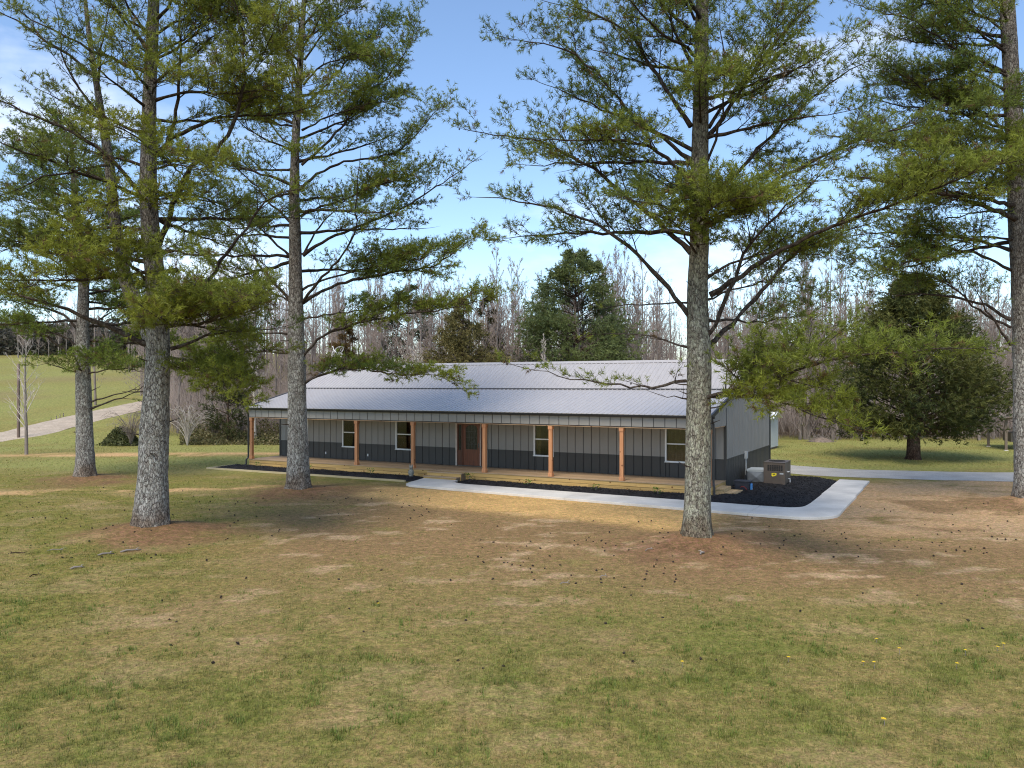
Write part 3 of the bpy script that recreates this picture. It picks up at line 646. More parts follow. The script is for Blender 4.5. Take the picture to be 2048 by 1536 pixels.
c0 = [(11.55, -.70), (11.75, -1.6), (11.85, -2.2), (12.05, -2.75), (12.45, -3.05), (13.0, outer(13.0)), (14.6-g_, outer(14.6)), (14.6-g_, inner(14.6)), (14.1, -1.62), (13.75, -1.45), (13.45, -1.15), (13.36, -.70)]
walk_slab(c0)
us = [14.6, 17.2, 19.8, 22.4, 24.6, 26.6]
for a, b in zip(us[:-1], us[1:]): walk_slab([(a+g_, outer(a)), (b-g_, outer(b)), (b-g_, inner(b)), (a+g_, inner(a))])
co = [(26.6+g_, outer(26.6))]+[(27.9+1.35*math.sin(t), -2.6-1.38*math.cos(t)) for t in np.linspace(.05, math.pi/2, 8)]+[(29.25, -.6-g_)]
ci = [(28.05, -.6-g_), (28.02, -1.1)]+[(27.35+.65*math.sin(t), -1.30-.72*math.cos(t)) for t in np.linspace(math.pi/2-.2, .1, 6)]+[(26.6+g_, inner(26.6))]
walk_slab(co+ci)
for a, b in ((-.6, 2.2), (2.2, 5.0), (5.0, 7.7)): walk_slab([(28.05, a+g_), (29.25, a+g_), (29.3, b-g_), (28.08, b-g_)])
# mulch beds: lumpy sheets between porch and walk, and round the corner
def bed(name, poly, step=.09, hgt=.12):
    P = np.array(poly); xs, ys = np.arange(P[:, 0].min(), P[:, 0].max()+step, step), np.arange(P[:, 1].min(), P[:, 1].max()+step, step)
    A, B = np.meshgrid(xs, ys); a, b = A.ravel(), B.ravel(); ins = np.zeros(len(a), bool)
    dist = np.full(len(a), 9.)
    for i in range(len(P)):
        (x0, y0), (x1, y1) = P[i], P[(i+1) % len(P)]
        cnd = ((y0 > b) != (y1 > b)) & (a < (x1-x0)*(b-y0)/(y1-y0+1e-12)+x0); ins ^= cnd
        t = np.clip(((a-x0)*(x1-x0)+(b-y0)*(y1-y0))/((x1-x0)**2+(y1-y0)**2), 0, 1); dist = np.minimum(dist, np.hypot(a-x0-t*(x1-x0), b-y0-t*(y1-y0)))
    h = np.where(ins, .02+hgt*sstep(0, .45, dist)*(.55+.9*fbm(a, b, .5, 77, 3))*.8, -.03)
    nx_, ny_ = len(xs), len(ys); ii = np.arange(nx_*ny_).reshape(ny_, nx_)
    Q = np.stack([ii[:-1, :-1].ravel(), ii[:-1, 1:].ravel(), ii[1:, 1:].ravel(), ii[1:, :-1].ravel()], 1); Q = Q[ins[Q].any(1)]
    o = link(name, np_mesh(name, np.stack([a, b, h], 1), Q, None, True), M['mulch'], None, (HX, HY, 0)); o.rotation_euler = (0, 0, -TH)
    # loose chips on top
    k = np.flatnonzero(ins); s = rng.choice(k, int(len(k)*2.2)); m = len(s)
    c = np.stack([a[s]+rng.uniform(-.05, .05, m), b[s]+rng.uniform(-.05, .05, m), h[s]+rng.uniform(.0, .02, m)], 1)
    an = rng.uniform(0, 6.28, m); ln = rng.uniform(.02, .06, m); d = np.stack([np.cos(an), np.sin(an), rng.uniform(-.3, .5, m)], 1)*ln[:, None]; p = np.stack([-np.sin(an), np.cos(an), rng.uniform(-.3, .3, m)], 1)*.014
    V = np.stack([c-d-p, c+d-p*.6, c+d+p, c-d+p*.7], 1).reshape(-1, 3); cc = np.repeat(rng.uniform(.006, .045, m)**1.0, 4)[:, None]*np.array([[1, .95, .95]])
    return o, V, np.arange(m*4).reshape(m, 4), cc
b1, V1, T1, C1 = bed('mulch_bed', [(-.75, .02), (-.75, -1.85), (11.2, -1.62), (11.6, -1.25), (11.5, -.4), (11.5, .02)])
b2, V2, T2, C2 = bed('mulch_bed', [(13.36, .02), (13.45, -1.2), (13.9, -1.66), (26.6, -2.04), (27.4, -2.05), (28.0, -1.5), (28.03, 7.6), (27.2, 8.2), (HL+.02, 8.4), (HL+.02, .02)])
tag(b1, kind='structure'); tag(b2, kind='structure')
ch = link('mulch_chips', np_mesh('mulch_chips', np.vstack([V1, V2]), np.vstack([T1, T2+len(V1)]), np.vstack([C1, C2])), M['chip'], None, (HX, HY, 0)); ch.rotation_euler = (0, 0, -TH)
tag(ch, 'loose shredded black mulch along the porch and round the corner', 'mulch', kind='stuff')
eg = empty('garden_edging', (HX, HY, 0), -TH); tag(eg, 'low pale timber edging in front of the left mulch bed', 'edging')
e0, e1 = (-.85, -1.93), (11.25, -1.70)
for i in range(4):
    p0 = [e0[k]+(e1[k]-e0[k])*i/4 for k in (0, 1)]; p1 = [e0[k]+(e1[k]-e0[k])*(i+1)/4-.004*(1-k) for k in (0, 1)]
    mesh_obj('timber', [(p0[0], p0[1]-.05, -.05), (p1[0], p1[1]-.05, -.05), (p1[0], p1[1]+.05, -.05), (p0[0], p0[1]+.05, -.05), (p0[0], p0[1]-.05, .08), (p1[0], p1[1]-.05, .08), (p1[0], p1[1]+.05, .08), (p0[0], p0[1]+.05, .08)], BOXF, M['edging'], eg)
mesh_obj('timber', box_v(-.95, -.855, -1.98, .0, -.05, .075), BOXF, M['edging'], eg)

# young plants in the mulch
def leaf_mesh(name, n, r, h, seed, col):
    g2 = np.random.default_rng(seed); V, T, C = [], [], []
    for i in range(n):
        a = g2.uniform(0, 6.28); rr = r*math.sqrt(g2.random()); z = h*g2.uniform(.15, 1); c = np.array([rr*math.cos(a), rr*math.sin(a), z])
        d = np.array([math.cos(a), math.sin(a), g2.uniform(.1, .9)]); d /= np.linalg.norm(d); s = np.cross(d, [0, 0, 1.]); s /= np.linalg.norm(s); l_ = r*g2.uniform(.35, .6); w_ = l_*.35
        b = len(V); V += [c, c+d*l_*.5+s*w_, c+d*l_, c+d*l_*.5-s*w_]; T.append((b, b+1, b+2, b+3)); q = np.array(col)*g2.uniform(.6, 1.4); C += [q]*4
    return np_mesh(name, np.array(V), np.array(T), np.array(C))
sap = [leaf_mesh('plant_leaves', 40, .17, .26, s, (.12, .24, .03)) for s in (1, 2, 3)]
names_ = ['small green shrub in black mulch at the far left end of the porch', 'small green shrub in black mulch just right of the second pine trunk', 'small green shrub in black mulch left of the grey garden statue', 'small green shrub in black mulch just right of the entry step',
          'small green shrub in mulch in front of the fifth porch post', 'small green shrub in mulch between the fifth and sixth porch posts', 'small green shrub in mulch nearest the big right-hand pine trunk']
for i, (u_, v_) in enumerate(((1.2, -.55), (4.6, -.6), (8.5, -.65), (13.75, -.35), (16.9, -.85), (20.0, -.95), (22.6, -1.05))):
    p = empty('garden_shrub', H2W(u_, v_, .09), rnd.uniform(0, 6)); tag(p, names_[i], 'shrub', 'young shrubs in the mulch beds')
    link('leaves', sap[i % 3], M['leaf'], p); MB().tube([(0, 0, -.05), (.01, 0, .12), (.02, .01, .2)], [.012, .009, .004], 5).build('stem', M['bare'], p)
    s_ = rnd.uniform(.85, 1.2); p.scale = (s_,)*3
# little statue by the entry step
sx, sy, _ = H2W(10.75, -.55); stat = empty('garden_statue', (sx, sy, .07)); tag(stat, 'small grey stone garden statue in the mulch left of the entry step', 'statue')
def lathe(prof, k=12):
    m_ = MB(); P = [(0, 0, z) for r, z in prof]; v, f = tube_geo([(0, 0, z) for r, z in prof], [r for r, z in prof], k); m_.add(v, f); return m_
lathe([(.12, 0), (.13, .04), (.09, .07), (.12, .14), (.14, .22), (.12, .30), (.07, .36), (.02, .38)]).build('body', M['stone'], stat, smooth=True)
lathe([(.01, 0), (.07, .03), (.09, .08), (.08, .13), (.03, .17), (.005, .18)]).build('head', M['stone'], stat, (0, -.02, .35), True)
for q in (-1, 1): lathe([(.03, 0), (.035, .05), (.005, .12)], 8).build('ear', M['stone'], stat, (q*.05, -.02, .48), True)

# ------------------------------------------------------------------ air unit, duct, bin
ac_ = empty('air_conditioner', H2W(25.46, 4.30), -TH); tag(ac_, 'brown packaged air conditioning unit with yellow sticker standing on the black mulch', 'air conditioner')
AW, AD, AH = .88, 1.30, .95
box('base_pad', -.05, AW+.05, -.05, AD+.05, .0, .085, M['concrete'], ac_)
body = box('cabinet', 0, AW, 0, AD, .09, AH+.05, M['brown'], ac_, .012)
box('top_rim', -.012, AW+.012, -.012, AD+.012, AH+.052, AH+.08, M['brown'], ac_, .006)
box('coil_recess', .16, AW-.10, -.006, -.001, .67, .91, M['grille'], ac_)
gr = MB()
for i in range(1, 7): x = .16+(AW-.26)*i/7; gr.box(x-.006, x+.006, -.014, -.0065, .67, .91)
for i in range(1, 4): z = .67+.24*i/4; gr.box(.16, AW-.10, -.0115, -.0068, z-.003, z+.003)
gr.build('coil_guard', M['brown'], ac_)
box('seam_strip', -.004, AW+.004, -.008, -.001, .62, .636, M['brown'], ac_)
fan = MB(); fan.tube([(AW/2+.33*math.cos(t), AD*.5+.33*math.sin(t), AH+.085) for t in np.linspace(0, 2*math.pi, 33)], .012, 5, False)
for rr in (.1, .18, .26): fan.tube([(AW/2+rr*math.cos(t), AD*.5+rr*math.sin(t), AH+.088) for t in np.linspace(0, 2*math.pi, 25)], .005, 4, False)
for i in range(6): t = i*math.pi/6; fan.tube([(AW/2-.33*math.cos(t), AD*.5-.33*math.sin(t), AH+.09), (AW/2+.33*math.cos(t), AD*.5+.33*math.sin(t), AH+.09)], .005, 4, False)
fan.build('fan_guard', M['grille'], ac_); lathe([(.0, 0), (.32, .0), (.32, .002), (0, .003)], 24).build('fan_well', M['grille'], ac_, (AW/2, AD*.5, AH+.0805))
lab = mesh_obj('sticker', [(.33, -.004, .56), (.33, -.004, .46), (.36, -.004, .43), (.44, -.004, .445), (.53, -.004, .49), (.53, -.004, .57), (.44, -.004, .585)], [(0, 1, 2, 3, 4, 5, 6)], M['yellow'], ac_)
mesh_obj('sticker_print', [(.37, -.006, .50), (.40, -.006, .485), (.47, -.006, .495), (.49, -.006, .53), (.47, -.006, .555), (.39, -.006, .55)], [(0, 1, 2, 3, 4, 5)], M['ink'], lab)
mesh_obj('sticker_print', [(.39, -.008, .518), (.475, -.008, .522), (.475, -.008, .533), (.39, -.008, .529)], [(0, 1, 2, 3)], M['yellow'], lab)
box('data_plate', .66, .81, -.006, -.001, .53, .59, M['grey'], ac_)
box('side_panel', AW+.001, AW+.008, .04, AD*.48, .13, .70, M['brown'], ac_); box('side_panel', AW+.001, AW+.008, AD*.52, AD-.04, .13, AH, M['brown'], ac_)
ps = MB(); ps.tube([(AW+.02, .35, .62), (AW+.08, .35, .62), (AW+.08, .5, .62)], .02, 6); ps.tube([(AW+.02, .65, .30), (AW+.09, .65, .30), (AW+.09, .65, .10), (AW+.12, .4, .095)], .022, 6); ps.build('drain_pipe', M['white'], ac_)

du = empty('air_duct', H2W(24.70, 4.72), -TH); tag(du, 'galvanised sheet metal duct box between the house wall and the brown air unit', 'duct')
DW, DD, DH = .73, .95, .60; m_ = MB()
cx, cz = DW/2, DH*.52
Fv = [(0, 0, .05), (DW, 0, .05), (DW, 0, DH), (0, 0, DH), (cx, -.05, cz)]
m_.add(Fv+[(0, DD, .05), (DW, DD, .05), (DW, DD, DH), (0, DD, DH)], [(0, 1, 4), (1, 2, 4), (2, 3, 4), (3, 0, 4), (0, 3, 8, 5), (1, 6, 7, 2), (5, 8, 7, 6), (0, 5, 6, 1)])
m_.build('duct_box', M['galv'], du)
mesh_obj('duct_lid', box_v(-.02, DW+.01, -.03, DD+.02, DH+.002, DH+.05), BOXF, M['galvtop'], du)  # lid and flange have a paler grey than the duct box
box('duct_flange', -.015, DW-.0, -.026, -.018, DH-.05, DH+.0, M['galvtop'], du)

bn = empty('storage_bin', H2W(24.82, 1.80, .06), -TH); tag(bn, 'dark lidded plastic box with a blue side beside the side step', 'box')
m_ = MB(); a, b_ = .0, .03
m_.add([(b_, b_, 0), (.60-b_, b_, 0), (.60-b_, .42-b_, 0), (b_, .42-b_, 0), (0, 0, .36), (.60, 0, .36), (.60, .42, .36), (0, .42, .36)], BOXF); m_.build('tub', M['bin'], bn)
box('lid', -.025, .625, -.025, .445, .362, .41, M['bin'], bn, .012)
box('blue_bottle', .60, .68, .08, .22, .02, .30, M['blue'], bn, .02); box('bottle_label', .681, .683, .10, .20, .03, .10, M['white'], bn)
MB().tube([(.25, -.02, .14), (.30, -.04, .19), (.42, -.05, .17), (.50, -.05, .08), (.52, -.05, .0)], .012, 5).build('cable', M['red'], bn)

# ------------------------------------------------------------------ pines
def cones_mesh(B, D, R, k=3):
    """many tapered spikes: base points B, tip vectors D, base radii R"""
    n = len(B); A = np.cross(D, np.array([.31, .17, .93])); A /= np.linalg.norm(A, axis=1)[:, None]+1e-9
    C = np.cross(D, A); C /= np.linalg.norm(C, axis=1)[:, None]+1e-9
    rings = [B + R[:, None]*(A*math.cos(2*math.pi*j/k)+C*math.sin(2*math.pi*j/k)) for j in range(k)]
    V = np.stack(rings+[B+D], 1).reshape(-1, 3); base = (np.arange(n)*(k+1))[:, None]
    T = np.concatenate([base+np.array([[j, (j+1) % k, k]]) for j in range(k)], 0)
    return V, T

class Pine:
    def __init__(s, name, label, base, trunk, barkm, seed, tint=(1, 1, 1), group='tall pines in the front yard'):
        s.r = np.random.default_rng(seed); s.base = np.array([base[0], base[1], float(hz(base[0], base[1]))-.12]); s.Z = base[1]
        s.root = empty(name, s.base); tag(s.root, label, 'pine tree', group)
        s.lv, s.lf = [], []; s.tb, s.td, s.tc = [], [], []; s.cones = []; s.tint = np.array(tint); s.barkm = barkm
        s.trunk = s.px(trunk[0], [0]*len(trunk[0])); s.tr = np.array(trunk[1])*s.Z/F/2*.91
        s.trunks = [(s.trunk, s.tr)]; s.df = 1.
    def px(s, pts, dz): return np.array([pix(x, y, s.Z+d)-s.base for (x, y), d in zip(pts, dz)])
    def at_h(s, h): return np.array([np.interp(h, s.trunk[:, 2], s.trunk[:, k]) for k in range(3)])
    def resample(s, P, step=.3):
        d = np.concatenate([[0], np.cumsum(np.linalg.norm(np.diff(P, axis=0), axis=1))]); n = max(5, int(d[-1]/step)); t = np.linspace(0, d[-1], n)
        Q = np.stack([np.interp(t, d, P[:, k]) for k in range(3)], 1)
        for _ in range(2): Q[1:-1] = (Q[:-2]+2*Q[1:-1]+Q[2:])/4
        Q[1:-1] += s.r.normal(0, .025, (n-2, 3)); return Q, d[-1]
    def tube(s, P, R, k):
        v, f = tube_geo(P, R, k); b = len(s.lv); s.lv += v; s.lf += [tuple(i+b for i in q) for q in f]
    def tr_limb(s, pts, dz=None, r0=.07, dens=1., start=.28, fl=2.5):
        dz = s.r.uniform(-1.6, 1.6) if dz is None else dz; n = len(pts)
        P = s.px(pts, [dz*(i/(n-1)) for i in range(n)]); s.limb(P, r0, min(dens, 1.15)*s.df, start, False, fl, 1.4 if dz < -2.3 else 0)  # sunlight on forward-reaching limbs is put into a brighter, yellower needle colour
    def limb(s, P, r0, dens=1., start=.28, dead=False, fl=2.5, sun_tone=0):
        Q, L = s.resample(P); n = len(Q); t = np.linspace(0, 1, n); R = .85*r0*(1-t*.86)*(1+.08*s.r.normal(0, 1, n)); R[0] *= 1.25
        s.tube(Q, np.maximum(R, .008), 6 if r0 > .05 else 5)
        hue = s.r.normal(0, .8)+sun_tone
        m = max(2, int(L*(1-start)/.20*max(dens, .3)))
        T = np.gradient(Q, axis=0); T /= np.linalg.norm(T, axis=1)[:, None]
        for i in range(m):
            q = start+(1-start)*(i+s.r.uniform(0, 1))/m; q = min(q, .995); j = min(n-1, int(q*(n-1)))
            d0 = T[j]; side = np.cross(d0, [0, 0, 1.]); sn = np.linalg.norm(side); side = side/sn if sn > .2 else np.array([1., 0, 0])
            up = np.cross(side, d0); a = s.r.uniform(.5, 1.15)*(1 if i % 2 else -1)
            d = d0*math.cos(a)+side*math.sin(a)+up*s.r.normal(.16, .30); d /= np.linalg.norm(d)
            ln = min((.30*(1-q)*L+.55)*s.r.uniform(.55, 1.25), fl)
            s.branch(Q[j], d, ln, max(.006, min(R[j]*.5, .020)), hue, dens, dead)
        s.branch(Q[-1], T[-1], .6, .01, hue, dens, dead)
    def branch(s, p, d, ln, r, hue, dens, dead=False, sub=True):
        k = 4; t = np.linspace(0, 1, k)[:, None]; bend = np.array([0, 0, 1.])*ln*.13 + s.r.normal(0, .07*ln, 3)
        P = p+d*ln*t+bend*t*t; s.tube(P, r*(1-.8*t[:, 0]), 4 if sub else 3)
        if dead or s.r.random() > .95*min(1, dens+.25): return
        sd = np.cross(d, [0, 0, 1.]); sd /= np.linalg.norm(sd)+1e-6; upv = np.cross(sd, d)
        if sub:
            for i in range(int(ln/.24*min(1.2, dens+.1))):
                q = s.r.uniform(.2, .95); a = s.r.uniform(.45, 1.0)*(1 if i % 2 else -1); d2 = d*math.cos(a)+sd*math.sin(a)+upv*s.r.normal(.2, .3); d2 /= np.linalg.norm(d2)
                s.branch(p+d*ln*q+bend*q*q, d2, (ln*(1-q)*.6+.22)*s.r.uniform(.7, 1.2), r*.55, hue, dens, dead, False)
        m = max(3, int(ln/.095*min(1.25, dens+.15)))
        q = .18+.82*(np.arange(m)+s.r.uniform(0, 1, m))/m; q = np.minimum(q, 1)
        B = p+d*ln*q[:, None]+bend*(q*q)[:, None]
        a = s.r.uniform(.3, 1.1, m)*np.where(np.arange(m) % 2 == 0, 1, -1); e = s.r.normal(.28, .4, m)
        D = d*np.cos(a)[:, None]+sd*np.sin(a)[:, None]+upv*e[:, None]; D /= np.linalg.norm(D, axis=1)[:, None]
        D *= (s.r.uniform(.18, .40, m)*(1.1-.35*q))[:, None]
        s.tb.append(B); s.td.append(D); s.tc.append(np.full(m, hue)+s.r.normal(0, .45, 1))
        if sub and s.r.random() < .3: s.cones.append(P[2]+np.array([0, 0, -.03]))
    def fill(s, n, h0, h1, L0, L1, dens=1., az=None, rise=(-.05, .75)):
        for i in range(n):
            h = h0+(h1-h0)*(i+s.r.random())/n; t = (h-h0)/(h1-h0); a = s.r.uniform(0, 2*math.pi) if az is None else s.r.uniform(*az)
            ln = (L0*(1-t)+L1*t)*s.r.uniform(.7, 1.2); sl = (rise[0]*(1-t)+rise[1]*t)+s.r.normal(0, .12)
            p0 = s.at_h(h); dv = np.array([math.cos(a), math.sin(a), sl]); side = np.array([-math.sin(a), math.cos(a), 0])*s.r.normal(0, .12)
            P = np.array([p0+dv*ln*q+side*ln*q*q+np.array([0, 0, (.10 if t > .3 else -.04)*ln*q*q]) for q in np.linspace(0, 1, 6)])
            s.limb(P, .028+.011*ln, dens, .26)
    def build(s, needles=17, nl=(.10, .165), nw=.0092):
        for _ in range(7):
            h = s.r.uniform(1.6, 7.5); a = s.r.uniform(0, 6.28); p0 = s.at_h(h); ln = s.r.uniform(.45, 1.0); dv = np.array([math.cos(a), math.sin(a), s.r.uniform(-.1, .3)])
            v, f = tube_geo([p0, p0+dv*ln*.6, p0+dv*ln+np.array([0, 0, .05])], [.03, .02, .006], 5); b = len(s.lv); s.lv += v; s.lf += [tuple(i+b for i in q) for q in f]
        # trunks with a flare, knots and ridges
        V, Fc = [], []
        for P, R in s.trunks:
            d = np.concatenate([[0], np.cumsum(np.linalg.norm(np.diff(P, axis=0), axis=1))]); n = int(d[-1]/.14); t = np.linspace(0, d[-1], n)
            Q = np.stack([np.interp(t, d, P[:, k]) for k in range(3)], 1); rr = np.interp(t, d, R)
            for _ in range(8): Q[1:-1] = (Q[:-2]+2*Q[1:-1]+Q[2:])/4; rr[1:-1] = (rr[:-2]+2*rr[1:-1]+rr[2:])/4
            k = 40; ang = np.linspace(0, 2*math.pi, k, endpoint=False); v, f = tube_geo(Q, 1.0, k); v = np.array(v).reshape(n, k, 3)
            off = v-Q[:, None, :]; g = np.meshgrid(ang, t); ca, sa = np.cos(g[0]), np.sin(g[0])
            low = fbm(ca*1.4+4, sa*1.4+g[1]*.5, 1.0, s.r.integers(99), 3)-.5; fine = fbm(ca*9+20, sa*9+g[1]*4.0, 1.0, s.r.integers(99), 2)-.5
            root = np.exp(-g[1]/.28)*(.20+.22*np.cos(g[0]*5+1.3*np.sin(g[0]*2)))
            rad = rr[:, None]*(1+.22*low+.10*fine+np.maximum(root, 0)*(R[0] > .12)); v = Q[:, None, :]+off*rad[:, :, None]
            b = len(V); V += v.reshape(-1, 3).tolist(); Fc += [tuple(i+b for i in q) for q in f]
        mesh_obj('trunk', V, Fc, s.barkm, s.root, smooth=True)
        mesh_obj('limbs', s.lv, s.lf, M['limb'], s.root, smooth=True)
        B, D, Cc = np.vstack(s.tb), np.vstack(s.td), np.concatenate(s.tc); n = len(B)
        V, T = cones_mesh(B, D, np.full(n, .005)); link('twigs', np_mesh('twigs', V, T), M['limb'], s.root)
        k = needles; q = 1.06-.72*s.r.random((n, k))**1.5; L = np.linalg.norm(D, axis=1); U = D/L[:, None]
        P = B[:, None, :]+D[:, None, :]*q[:, :, None]; rad = s.r.normal(0, 1, (n, k, 3)); rad -= U[:, None, :]*(rad*U[:, None, :]).sum(2, keepdims=True); rad /= np.linalg.norm(rad, axis=2, keepdims=True)+1e-9
        N = U[:, None, :]*s.r.uniform(.25, .95, (n, k, 1))+rad*s.r.uniform(.5, 1, (n, k, 1)); N /= np.linalg.norm(N, axis=2, keepdims=True); N *= s.r.uniform(*nl, (n, k, 1))
        W = np.cross(N, s.r.normal(0, 1, (n, k, 3))); W /= np.linalg.norm(W, axis=2, keepdims=True)+1e-9; W *= nw
        tri = np.stack([P-W, P+W, P+N], 2).reshape(-1, 3)
        h = 1/(1+np.exp(-1.1*Cc)); c0, c1 = np.array((.100, .140, .030)), np.array((.275, .290, .038))
        col = (c0*(1-h[:, None])+c1*h[:, None])*s.tint*s.r.uniform(.75, 1.25, (n, 1))
        brown = s.r.random(n) < .05; col[brown] = np.array((.16, .10, .04))
        col = np.repeat(col, k*3, 0)
        link('needles', np_mesh('needles', tri, np.arange(len(tri)).reshape(-1, 3), col), M['needle'], s.root)
        if s.cones:
            Cn = np.array(s.cones[::2]); m = len(Cn); oc = np.array([(1, 0, 0), (0, 1, 0), (-1, 0, 0), (0, -1, 0), (0, 0, 1.4), (0, 0, -1.4)])*.026
            V = (Cn[:, None, :]+oc[None]).reshape(-1, 3); ft = np.array([(0, 1, 4), (1, 2, 4), (2, 3, 4), (3, 0, 4), (1, 0, 5), (2, 1, 5), (3, 2, 5), (0, 3, 5)])
            o = link('hanging_cones', np_mesh('hanging_cones', V, (np.arange(m)[:, None, None]*6+ft[None]).reshape(-1, 3)), M['cone'], s.root); o['kind'] = 'stuff'
        return n*k

tot = 0
# --- right foreground pine
p = Pine('pine_tree', 'large pine with pale lichen-covered trunk standing in front of the right half of the house', TREES['D'],
         ([(1393, 1092), (1393, 1060), (1394, 1000), (1397, 850), (1398, 700), (1394, 600), (1399, 480), (1400, 300), (1403, 150), (1405, 0), (1407, -160), (1409, -330), (1410, -420)], [70, 62, 57, 54, 53, 46, 40, 36, 32, 27, 18, 8, 2]), M['bark2'], 4, (1.0, 1.02, 1))
L = p.tr_limb
L([(1372, 762), (1340, 770), (1290, 776), (1240, 772), (1195, 763), (1150, 758), (1100, 745), (1045, 735)], -1.2, .05, .62, .1, .55)
L([(1378, 695), (1330, 680), (1280, 668), (1210, 668)], 1.0, .045, .12, .3)
L([(1380, 632), (1340, 585), (1290, 520), (1240, 475), (1180, 440), (1110, 420), (1040, 400), (970, 395)], -.8, .085, .62, .35)
L([(1378, 606), (1300, 607), (1240, 610), (1190, 620)], 1.4, .035, .12)
L([(1383, 505), (1340, 460), (1290, 425), (1240, 380), (1190, 340), (1130, 305), (1080, 280), (1000, 270), (945, 262)], .6, .09, .7, .35)
L([(1385, 365), (1340, 320), (1295, 287), (1240, 280), (1150, 278), (1080, 280)], -1.6, .08, .9)
L([(1383, 320), (1320, 270), (1287, 250), (1237, 200), (1197, 148), (1150, 105), (1105, 87), (1013, 76)], -.6, .075, .8, .4)
L([(1382, 253), (1340, 190), (1300, 130), (1271, 79), (1237, 47), (1171, 18), (1100, 5)], .6, .075, .8, .3)
L([(1385, 130), (1350, 60), (1320, 0), (1270, -70), (1200, -120)], 0, .06, .9)
L([(1390, 40), (1370, 0), (1340, -60), (1300, -140)], -1, .05, 1)
L([(1398, 520), (1370, 470), (1340, 440), (1310, 430)], -2.5, .05, 1.0, .3)
L([(1405, 690), (1432, 642), (1463, 574), (1494, 490), (1530, 455), (1573, 411), (1640, 350)], -2.2, .085, .7, .45)
L([(1412, 695), (1450, 665), (1479, 637), (1510, 600), (1573, 522), (1610, 485), (1660, 465), (1730, 450)], .4, .09, .85, .45)
L([(1405, 800), (1452, 784), (1500, 765), (1563, 753), (1610, 732), (1673, 716), (1746, 708), (1846, 700), (1930, 697)], -6.5, .07, .95, .12, 1.6)
L([(1405, 800), (1452, 790), (1510, 790), (1570, 805), (1630, 830), (1690, 850)], -4.5, .05, 1.35, .25)
L([(1412, 600), (1440, 590), (1490, 570), (1560, 560), (1620, 580)], 1.5, .04, .8)
L([(1418, 420), (1453, 363), (1500, 316), (1547, 266), (1625, 195), (1680, 150), (1740, 120)], .8, .08, .75, .3)
L([(1418, 270), (1469, 199), (1492, 164), (1547, 90), (1594, 31), (1640, -10), (1700, -40)], -.6, .075, .75, .3)
L([(1418, 255), (1470, 180), (1520, 110), (1560, 50), (1600, 0), (1650, -50)], 1.4, .06, .7)
L([(1420, 450), (1500, 400), (1594, 336), (1652, 312), (1695, 281), (1805, 258), (1880, 230)], .4, .08, .75, .35)
L([(1420, 590), (1500, 540), (1600, 480), (1703, 437), (1762, 422), (1820, 394), (1898, 371), (1960, 332), (2020, 325)], -4.0, .085, 1.1, .45)
L([(1410, 330), (1440, 260), (1450, 170), (1445, 80), (1440, 0)], -1.6, .05, .9)
L([(1400, 470), (1420, 430), (1470, 420), (1530, 400)], -3.2, .05, 1.2, .2)
L([(1400, 500), (1380, 460), (1420, 410), (1500, 395)], -3.8, .05, 1.3, .25)
L([(1400, 180), (1420, 160), (1440, 150)], -2.4, .04, 1.1, .3)
L([(1412, 640), (1460, 640), (1500, 650), (1560, 640), (1640, 615)], .9, .045, .9, .3)
L([(1410, 560), (1470, 520), (1560, 500), (1650, 510), (1700, 540)], 1.6, .05, 1.0, .3)
p.limb(p.px([(1375, 798), (1345, 793), (1320, 790)], [0, -.2, -.3]), .03, .1, .3, True)
p.fill(30, 8.2, 18.6, 4.6, 1.4, .8)
tot += p.build()

# --- left foreground pine with a second stem
p = Pine('pine_tree', 'largest grey-barked pine, forked into two stems, standing left in front of the house', TREES['B'],
         ([(300, 1070), (301, 1035), (305, 950), (310, 850), (314, 780), (317, 690), (313, 573), (303, 492), (296, 365), (299, 182), (308, 0), (313, -180), (316, -360), (318, -440)], [84, 74, 62, 58, 52, 49, 42, 39, 36, 28, 23, 15, 6, 2]), M['bark'], 9, (1.02, 1, .9))
st2 = p.px([(316, 720), (297, 665), (273, 612), (250, 560), (239, 500), (228, 437), (219, 328), (204, 237), (190, 150), (175, 50), (165, -60), (160, -150)], [0, .1, .2, .3, .4, .5, .5, .6, .6, .7, .7, .7])
p.trunks.append((st2, np.array([30, 30, 28, 26, 24, 22, 19, 15, 12, 9, 5, 2])*p.Z/F/2))
L = p.tr_limb
L([(317, 488), (340, 430), (365, 365), (383, 328), (437, 303), (470, 248), (492, 164), (485, 69), (470, 0), (450, -60)], -2.2, .10, .85, .55)
L([(485, 90), (460, 50), (440, 20), (420, -20)], -2.2, .04, 1.2, .1)
L([(488, 140), (520, 110), (550, 70), (560, 20)], -2.4, .04, 1.2, .1)
L([(290, 410), (255, 350), (225, 320), (182, 284), (120, 251), (50, 225), (0, 200), (-60, 180)], -1.6, .095, .62, .35)
L([(335, 285), (352, 220), (358, 150), (362, 60), (357, 0), (350, -70)], -.9, .07, .6, .3)
L([(322, 650), (360, 620), (395, 590), (423, 560), (437, 521), (485, 470), (529, 397), (560, 385), (600, 378)], -2.0, .095, .45, .6)
L([(355, 540), (306, 545), (247, 551), (169, 561), (65, 561), (0, 561), (-60, 555)], -3.4, .07, 1.0, .2)
L([(290, 560), (250, 520), (200, 490), (150, 500), (110, 530)], -4.2, .05, 1.35, .25)
L([(300, 690), (283, 685), (228, 659), (182, 639), (156, 626), (120, 610), (65, 600), (20, 584), (-40, 570)], -1.0, .10, .75, .5)
L([(290, 459), (220, 455), (150, 460), (80, 470), (40, 480), (0, 510), (-40, 520)], .5, .06, .75, .3)
L([(341, 698), (390, 677), (427, 669), (495, 659), (560, 655)], .6, .06, .8)
L([(340, 728), (419, 724), (469, 708), (518, 700), (560, 700)], 1.0, .05, .8)
